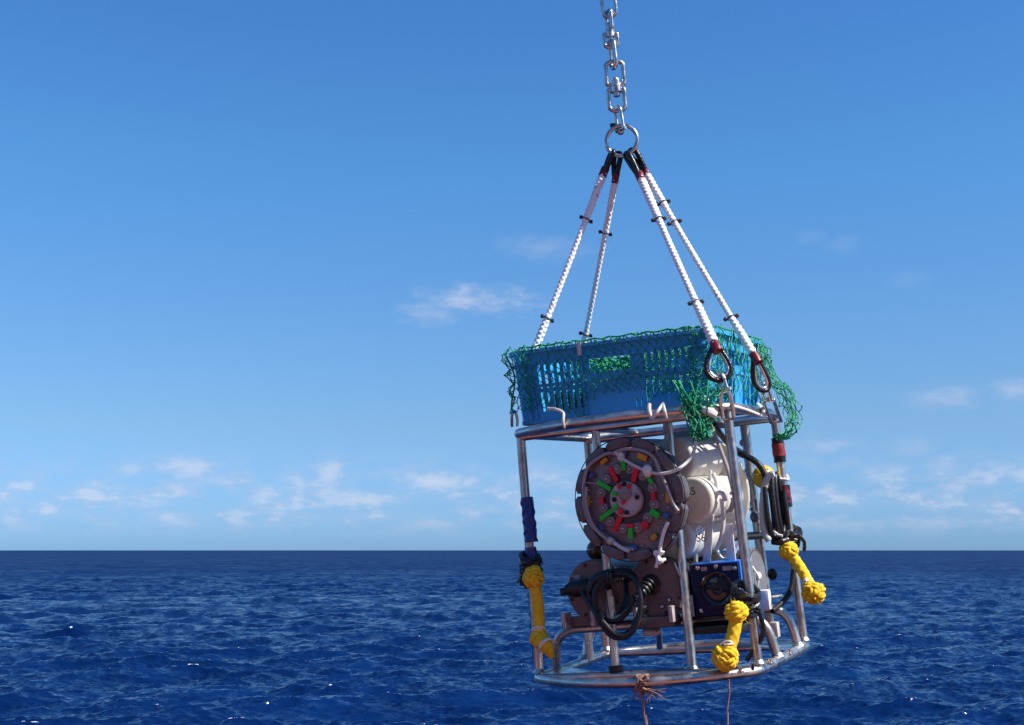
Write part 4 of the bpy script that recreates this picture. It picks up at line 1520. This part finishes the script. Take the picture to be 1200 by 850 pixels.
# ------------------------------------------------------------------ pressure housings on the bench
def housing(px, py, r, ln, y, label, conn):
    c = U(px, py, y=y)
    t = thing('pressure_housing', label, 'housing', c, 'brown pressure housings')
    MB().lathe([(r * .96, .022), (r * .96, ln), (r * .90, ln + .006), (.001, ln + .006)], c, (0, 1, 0), 40).build('tube_body', HOUSING_SIDE, t)
    cap = MB().lathe([(.001, 0), (r - .005, 0), (r, .005), (r, .020), (r - .004, .024), (r * .9, .024)], c, (0, 1, 0), 44).build('end_cap', HOUSING, t)
    b_ = MB().lathe([(.005, 0), (.005, .0035), (.003, .0045), (.0005, .0045)], (0, 0, 0), FR, 10).mesh('cap_bolt', BLACK)
    for i in range(8):
        a = 2 * PI * i / 8 + .3
        piece('cap_bolt', b_, cap, c + Vector((math.cos(a) * r * .86, 0, math.sin(a) * r * .86)))
    return t, c


h1, c1_ = housing(697, 692, .091, .24, -.235, 'brown round housing with a black elbow plug on the left end of the bench', 'elbow')
h2, c2_ = housing(769, 688, .089, .26, -.232, 'brown round housing with a ribbed cable gland in the middle of the bench', 'gland')
for (px, py, w, h) in ((675, 678, .026, .019), (701, 676, .030, .012)):
    MB().box(U(px, py, y=-.2365), (w, .002, h)).build('paper_label', LABEL, h1)
cord([(658, 694), (664, 693), (676, 690), (690, 690)], -.27, .011, BLACK, 'elbow_plug', h1)
MB().tube([U(664, 692, y=-.268), U(672, 690, y=-.268), U(690, 688, y=-.262)], [.016, .026, .024], 14).build('elbow_plug', BLACK, h1)
g0, g1 = U(762, 684, y=-.228), U(744, 704, y=-.285)
MB().lathe([(.030, 0), (.030, .008), (.024, .012), (.001, .012)], U(764, 685, y=-.226), FR, 28).build('gland_base', BLACK, h2)
ga = (g1 - g0)
pr = []
for i in range(6):
    h = ga.length * i / 6
    r = lerp(.024, .010, i / 6)
    pr += [(r, h), (r * 1.05, h + ga.length * .05), (r, h + ga.length * .10), (r * .72, h + ga.length * .115), (r * .72, h + ga.length * .16)]
MB().lathe(pr, g0, ga, 20).build('cable_gland', BLACK, h2)
for q in ((756, 711), (776, 711), (784, 703)):
    MB().ball(U(*q, y=-.237), .0065, 10).build('bright_bolt', BRIGHT, h2)
# saddle feet
for (t, xs, z0) in ((h1, ((664, 727), (698, 724)), 0), (h2, ((748, 721), (789, 719)), 0)):
    for (px, py) in xs:
        p = U(px, py, y=-.245)
        MB().box(p, (.013, .05, .046)).build('saddle_foot', HUB if (px, py) != (791, 718) else NYLON, t, bevel=.003)
MB().box(U(771, 728, y=-.22), (.12, .06, .030)).build('saddle_base', HOUSING, h2, bevel=.003)
MB().box(U(684, 727, y=-.20), (.12, .06, .030)).build('saddle_base', HOUSING, h1, bevel=.003)
MB().tube(smooth_path([U(x, y_, y=-.236) for (x, y_) in ((790, 660), (801, 686), (798, 712))], .01), .0045, 8).build('band_clamp', STEEL, h2)
# black cable hanging in a loop in front of the left housing
loop = [(744, 704, -.285), (736, 716, -.295), (722, 728, -.30), (706, 724, -.30), (694, 706, -.30), (690, 690, -.295), (697, 677, -.29), (716, 670, -.285), (737, 671, -.285), (748, 684, -.295), (751, 706, -.305),
        (746, 730, -.31), (732, 744, -.315), (716, 742, -.315), (703, 726, -.31), (697, 706, -.31), (699, 688, -.305), (712, 676, -.295), (732, 674, -.28), (740, 680, -.20), (742, 676, -.10)]
cc = U(722, 708, y=-.30)
cable = thing('cable_loop', 'thick black cable hanging in a loop in front of the brown housings', 'cable', cc)
MB().tube(smooth_path([U(a, c, y=d) for a, c, d in loop], .008), .0086, 12).build('cable', BLACK, cable)
MB().tube(smooth_path([U(a, c + 3, y=d - .012) for a, c, d in loop[5:15]], .008), .0078, 12).build('cable', BLACK, cable)
MB().tube(smooth_path([U(a, c, y=d) for a, c, d in ((680, 690, -.275), (690, 706, -.30), (704, 726, -.325), (722, 744, -.33), (738, 742, -.325), (747, 724, -.315))], .008), .0084, 12).build('cable', BLACK, cable)
lashing(U(714, 680, y=-.293), (1, 0, .3), .022, 3, BLACK_TAPE, 'tape_binding', cable, .004, .006)

# blue camera box
bx0, bx1 = U(811, 661, y=-.20), U(870, 722, y=-.20)
bc = Vector(((bx0.x + bx1.x) / 2, -.20, (bx0.z + bx1.z) / 2 + .002))
bw, bh = .148, .150
box_ = thing('camera_box', 'blue camera housing with dark navy face and big black lens between two posts', 'camera', bc)
MB().box(bc + Vector((0, .055, 0)), (bw, .100, bh)).build('housing_body', BLUE_BOX, box_, bevel=.003)
MB().box(bc + Vector((-.001, -.002, -.001)), (bw - .004, .012, bh - .004)).build('face_plate', NAVY_FACE, box_, bevel=.0025)
lc = U(841, 690, y=-.208)
MB().lathe([(.038, 0), (.047, .0), (.049, .002), (.049, .006), (.046, .008), (.041, .007), (.038, .004)], lc, FR, 40).build('lens_bezel', LENS, box_)
MB().lathe([(.001, .006), (.02, .0055), (.039, .003)], lc, FR, 36).build('lens', LENS, box_)
MB().lathe([(.013, .0058), (.016, .0070), (.019, .0052)], lc, FR, 28).build('lens_ring', BLACK, box_)
bo = MB().lathe([(.0062, 0), (.0062, .004), (.004, .006), (.0005, .0065)], (0, 0, 0), FR, 14).mesh('face_bolt', BRIGHT)
for q in ((818, 666), (839, 664), (861, 666), (822, 716), (869, 716)):
    piece('face_bolt', bo, box_, U(*q, y=-.208))
for (px, py, w, h) in ((825, 667, .017, .011), (852, 666, .026, .012)):
    MB().box(U(px, py, y=-.2085), (w, .0016, h)).build('paper_label', LABEL, box_)
MB().box(U(811, 710, y=-.20), (.014, .02, .062)).build('side_bracket', NYLON, box_, bevel=.003)
MB().box(bc + Vector((0, .05, -bh / 2 - .006)), (bw + .01, .09, .010)).build('mounting_foot', SHELF, box_, bevel=.002)

# big grey-ended housing lying along the bench
e0 = Vector((.268, .045, .222))
gh = thing('grey_housing', 'large housing with a flat grey end face behind the blue camera box', 'housing', e0)
MB().lathe([(.092, .004), (.092, -.20), (.001, -.20)], e0, (1, 0, 0), 40).build('tube_body', HOUSING_SIDE, gh)
MB().lathe([(.001, .006), (.088, .006), (.092, .002), (.092, -.01)], e0, (1, 0, 0), 44).build('end_face', GREY_PVC, gh)
MB().lathe([(.092, .003), (.099, .003), (.100, .0), (.100, -.022), (.092, -.022)], e0, (1, 0, 0), 44).build('band_clamp', STEEL, gh)
cord([(879, 660), (884, 668), (888, 674), (890, 679)], .0, .0032, NYLON, 'tie_strap', gh)
MB().ball(U(889, 675, x=.28), .009, 10, squash=1.4).build('tie_lock', NYLON, gh)
cord([(889, 678), (888, 686), (885, 695)], .0, .0030, NYLON, 'tie_strap', gh)
MB().ball(U(905, 673, x=.262), .016, 12, squash=1.2).build('side_plug', BLACK, gh)
single('white_block', MB().box(U(897, 703, y=-.06), (.030, .030, .058)), NYLON, 'white nylon block bolted to the bench right of the near post', 'block', U(897, 703, y=-.06), bevel=.006)
single('cleat_bolt', MB().cyl(U(903, 700, y=-.04), U(916, 698, y=-.06), .0042, 10, .0005), BRIGHT, 'thin bright bolt sticking out right of the white nylon block', 'bolt', U(903, 700, y=-.04))
single('tan_block', MB().box(U(908, 738, y=.10), (.024, .03, .045)), TIE, 'small tan block under the right end of the bench', 'block', U(908, 738, y=.10), bevel=.003)
single('zinc_anode', MB().lathe([(.001, -.010), (.022, -.010), (.028, -.004), (.028, .004), (.022, .010), (.001, .010)], U(763, 741, y=-.12), (0, 0, 1), 24), NYLON,
       'pale zinc lump hanging under the middle of the bench', 'anode', U(763, 741, y=-.12))

# amber flasher dome at the foot of the sampler
fc = U(699, 645, y=-.12)
fl = thing('flasher', 'dark amber glass flasher dome peeping out left below the sampler plate', 'lamp', fc)
MB().ball(fc, .032, 20).build('dome', AMBER, fl)
MB().cyl(fc + Vector((0, 0, -.03)), fc + Vector((.01, .01, -.065)), .024, 20, .003).build('lamp_base', BLACK, fl)

# grey-wrapped cable coil and yellow float on the right
coil = thing('cable_coil', 'black cable coil with grey spiral wrap hanging by the right post', 'cable', U(906, 592, y=.21))
def hoop(px, py, ry, rz, y, x0, n=40):
    c = U(px, py, y=y)
    return [Vector((c.x + x0, c.y + ry * math.cos(t), c.z + rz * math.sin(t))) for t in [2 * PI * i / n for i in range(n)]]
MB().tube(hoop(904, 594, .036, .098, .19, -.006), .0080, 12, closed=True).build('cable', BLACK, coil)
MB().tube(hoop(909, 592, .034, .098, .20, .003), .0080, 12, closed=True).build('cable', BLACK, coil)
MB().tube(hoop(911, 591, .030, .092, .205, .007), .0070, 12, closed=True).build('cable', BLACK, coil)
P = smooth_path([U(a, c, y=.165) for a, c in [(907, 555), (901, 558), (896, 570), (894, 590), (894, 608), (896, 624), (901, 634)]], .004)
MB().tube(P, .0105, 14, mod=lambda th, s: 1 + .10 * (1 if math.sin(th + s * 420) > .2 else -.2)).build('spiral_wrap', SPIRAL, coil)
cord([(836, 497, -.05), (846, 511, .0), (858, 524, .06), (872, 533, .12), (884, 540, .16), (892, 548, .17), (898, 560, .17)], .1, .0098, BLACK, 'lead_cable', coil)
cord([(918, 575, .22), (921, 600, .22), (923, 620, .24)], .22, .010, BLACK, 'lead_cable', coil)
cord([(905, 634, .2), (915, 635, .2), (922, 633, .22)], .2, .012, BLACK_TAPE, 'tape_binding', coil)
cord([(906, 622), (912, 627), (917, 628)], .17, .004, NYLON, 'cable_tie', coil)
cord([(930, 668, .24), (927, 690, .22), (917, 706, .18), (905, 716, .12)], .2, .009, BLACK, 'lead_cable', coil)
fp = U(895, 559, y=.215)
fb = thing('float_ball', 'small yellow float ball behind the black cable coil', 'float', fp)
MB().ball(fp, .037, 24).build('ball', FLOAT, fb)
MB().lathe([(.036, -.003), (.0385, -.002), (.0385, .002), (.036, .003)], fp, (.3, .1, 1), 28).build('seam', FLOAT, fb)
MB().tube([fp + Vector((.02, -.02, .025)), U(909, 566, y=.23), on_post('e', .72)], .005, 8).build('lanyard', NYLON, fb)


# ------------------------------------------------------------------ yellow rope fenders
def knot(c, axis, r, parent, w=.0125, seed=1, stretch=1.0):
    """crown knot: short plump turns of laid rope tucked over one another"""
    random.seed(seed)
    a = Vector(axis).normalized()
    u = a.orthogonal().normalized()
    v = a.cross(u)
    c = Vector(c)
    N = 18
    g0 = random.uniform(0, 6)
    for i in range(N):
        y = 1 - 2 * (i + .5) / N
        rad = math.sqrt(max(0, 1 - y * y))
        th = g0 + i * 2.39996 + random.uniform(-.25, .25)
        n = (u * math.cos(th) + v * math.sin(th)) * rad + a * y
        t1 = n.cross(a).normalized() if rad > .2 else u
        t2 = n.cross(t1)
        sw = random.choice((.5, -.5, .9)) + random.uniform(-.35, .35)
        d = (t1 * math.cos(sw) + t2 * math.sin(sw)).normalized()
        half = r * random.uniform(.60, .92)
        k = 13
        pts, rr = [], []
        bump_ = random.uniform(-.10, .16)
        for q in range(k):
            f = -1 + 2 * q / (k - 1)
            ang = f * half / r
            hump = 1 + .26 * (1 - f * f) + bump_ + random.uniform(-.008, .008)
            p = (n * math.cos(ang) + d * math.sin(ang)) * (r * .80 * hump)
            p += a * (p.dot(a) * (stretch - 1))
            pts.append(c + p)
            rr.append(w * (.45 + .62 * math.sqrt(max(0, 1 - f * f))) * random.uniform(.96, 1.04))
        side = n.cross(d).normalized()
        for sg in (-1, 1):                                # each turn is laid double
            P_ = smooth_path([q_ + side * (sg * w * .66) for q_ in pts], .0022)
            R_ = [.70 * rr[min(k - 1, int(x * (k - 1) / max(1, len(P_) - 1)))] for x in range(len(P_))]
            MB().tube(P_, R_, 10, mod=lambda th_, s_: 1 + .09 * math.cos(2 * th_ + s_ * 520)).build('knot_turn', ROPE_YELLOW, parent, sharp=75)
    MB().ball(c, r * .62, 14).build('knot_core', ROPE_YELLOW, parent)
    mb_ = MB()
    for i in range(46):                                   # broken fibres
        n = Vector((random.gauss(0, 1), random.gauss(0, 1), random.gauss(0, 1))).normalized()
        p = c + n * r * .9
        e_ = p + (n + Vector((random.gauss(0, .7), random.gauss(0, .7), random.gauss(0, .7)))) * random.uniform(.006, .014)
        mb_.tube([p, (p + e_) / 2 + Vector((random.gauss(0, .002), 0, random.gauss(0, .002))), e_], [.0008, .0006, .0003], 4)
    mb_.build('frayed_fibre', ROPE_YELLOW, parent)


def fender(top, bot, y_top, y_bot, r_top, r_bot, shaft, label, seed, x_plane=None, stretch=(1, 1), tails=0):
    p0 = U(*top, y=y_top)
    p1 = U(*bot, y=y_bot)
    t = thing('rope_fender', label, 'rope fender', p0, 'knotted yellow rope fenders')
    k = 40
    bow = Vector((0, 0, 0))
    pts = [p0.lerp(p1, i / k) + Vector((.006 * math.sin(PI * i / k), 0, 0)) for i in range(k + 1)]
    MB().tube(pts, shaft, 18, mod=lambda th, s: 1 + .05 * math.cos(4 * th + s * 260) + .05 * math.cos(4 * th - s * 255)).build('shaft', ROPE_YELLOW, t, sharp=70)
    knot(p0, p1 - p0, r_top, t, .0090, seed, stretch[0])
    knot(p1, p1 - p0, r_bot, t, .0094, seed + 50, stretch[1])
    d = (p1 - p0).normalized()
    lashing(p1 - d * (r_bot * 1.05), d, shaft * 1.08, 2, NYLON, 'white_seizing', t, .0026, .004)
    return t, p0, p1


fender((625, 677), (632, 748), -.295, -.295, .024, .020, .0175, 'dull yellow knotted rope fender lashed to the far left post in the shade', 101, stretch=(1.2, 1.0))
tt = [o for o in bpy.data.objects if o.name.startswith('rope_fender')][-1]
q = smooth_path([U(632, 748, y=-.30), U(640, 757, y=-.305), U(647, 771, y=-.30)], .004)
MB().tube(q, [lerp(.024, .007, (i / (len(q) - 1)) ** 2) for i in range(len(q))], 14, mod=lambda th, s: 1 + .07 * math.sin(5 * th + s * 200)).build('loose_tail', ROPE_YELLOW, tt)
lashing(U(641, 757, y=-.305), q[-1] - q[0], .0235, 2, NYLON, 'white_seizing', tt, .0028, .003)
fender((863, 718), (850, 771), -.345, -.37, .024, .030, .0180, 'bright yellow knotted rope fender hanging at the near post in front of the camera box', 211)
fender((924, 646), (953, 695), .215, .185, .024, .029, .0165, 'bright yellow knotted rope fender slanting out from the right post', 307)
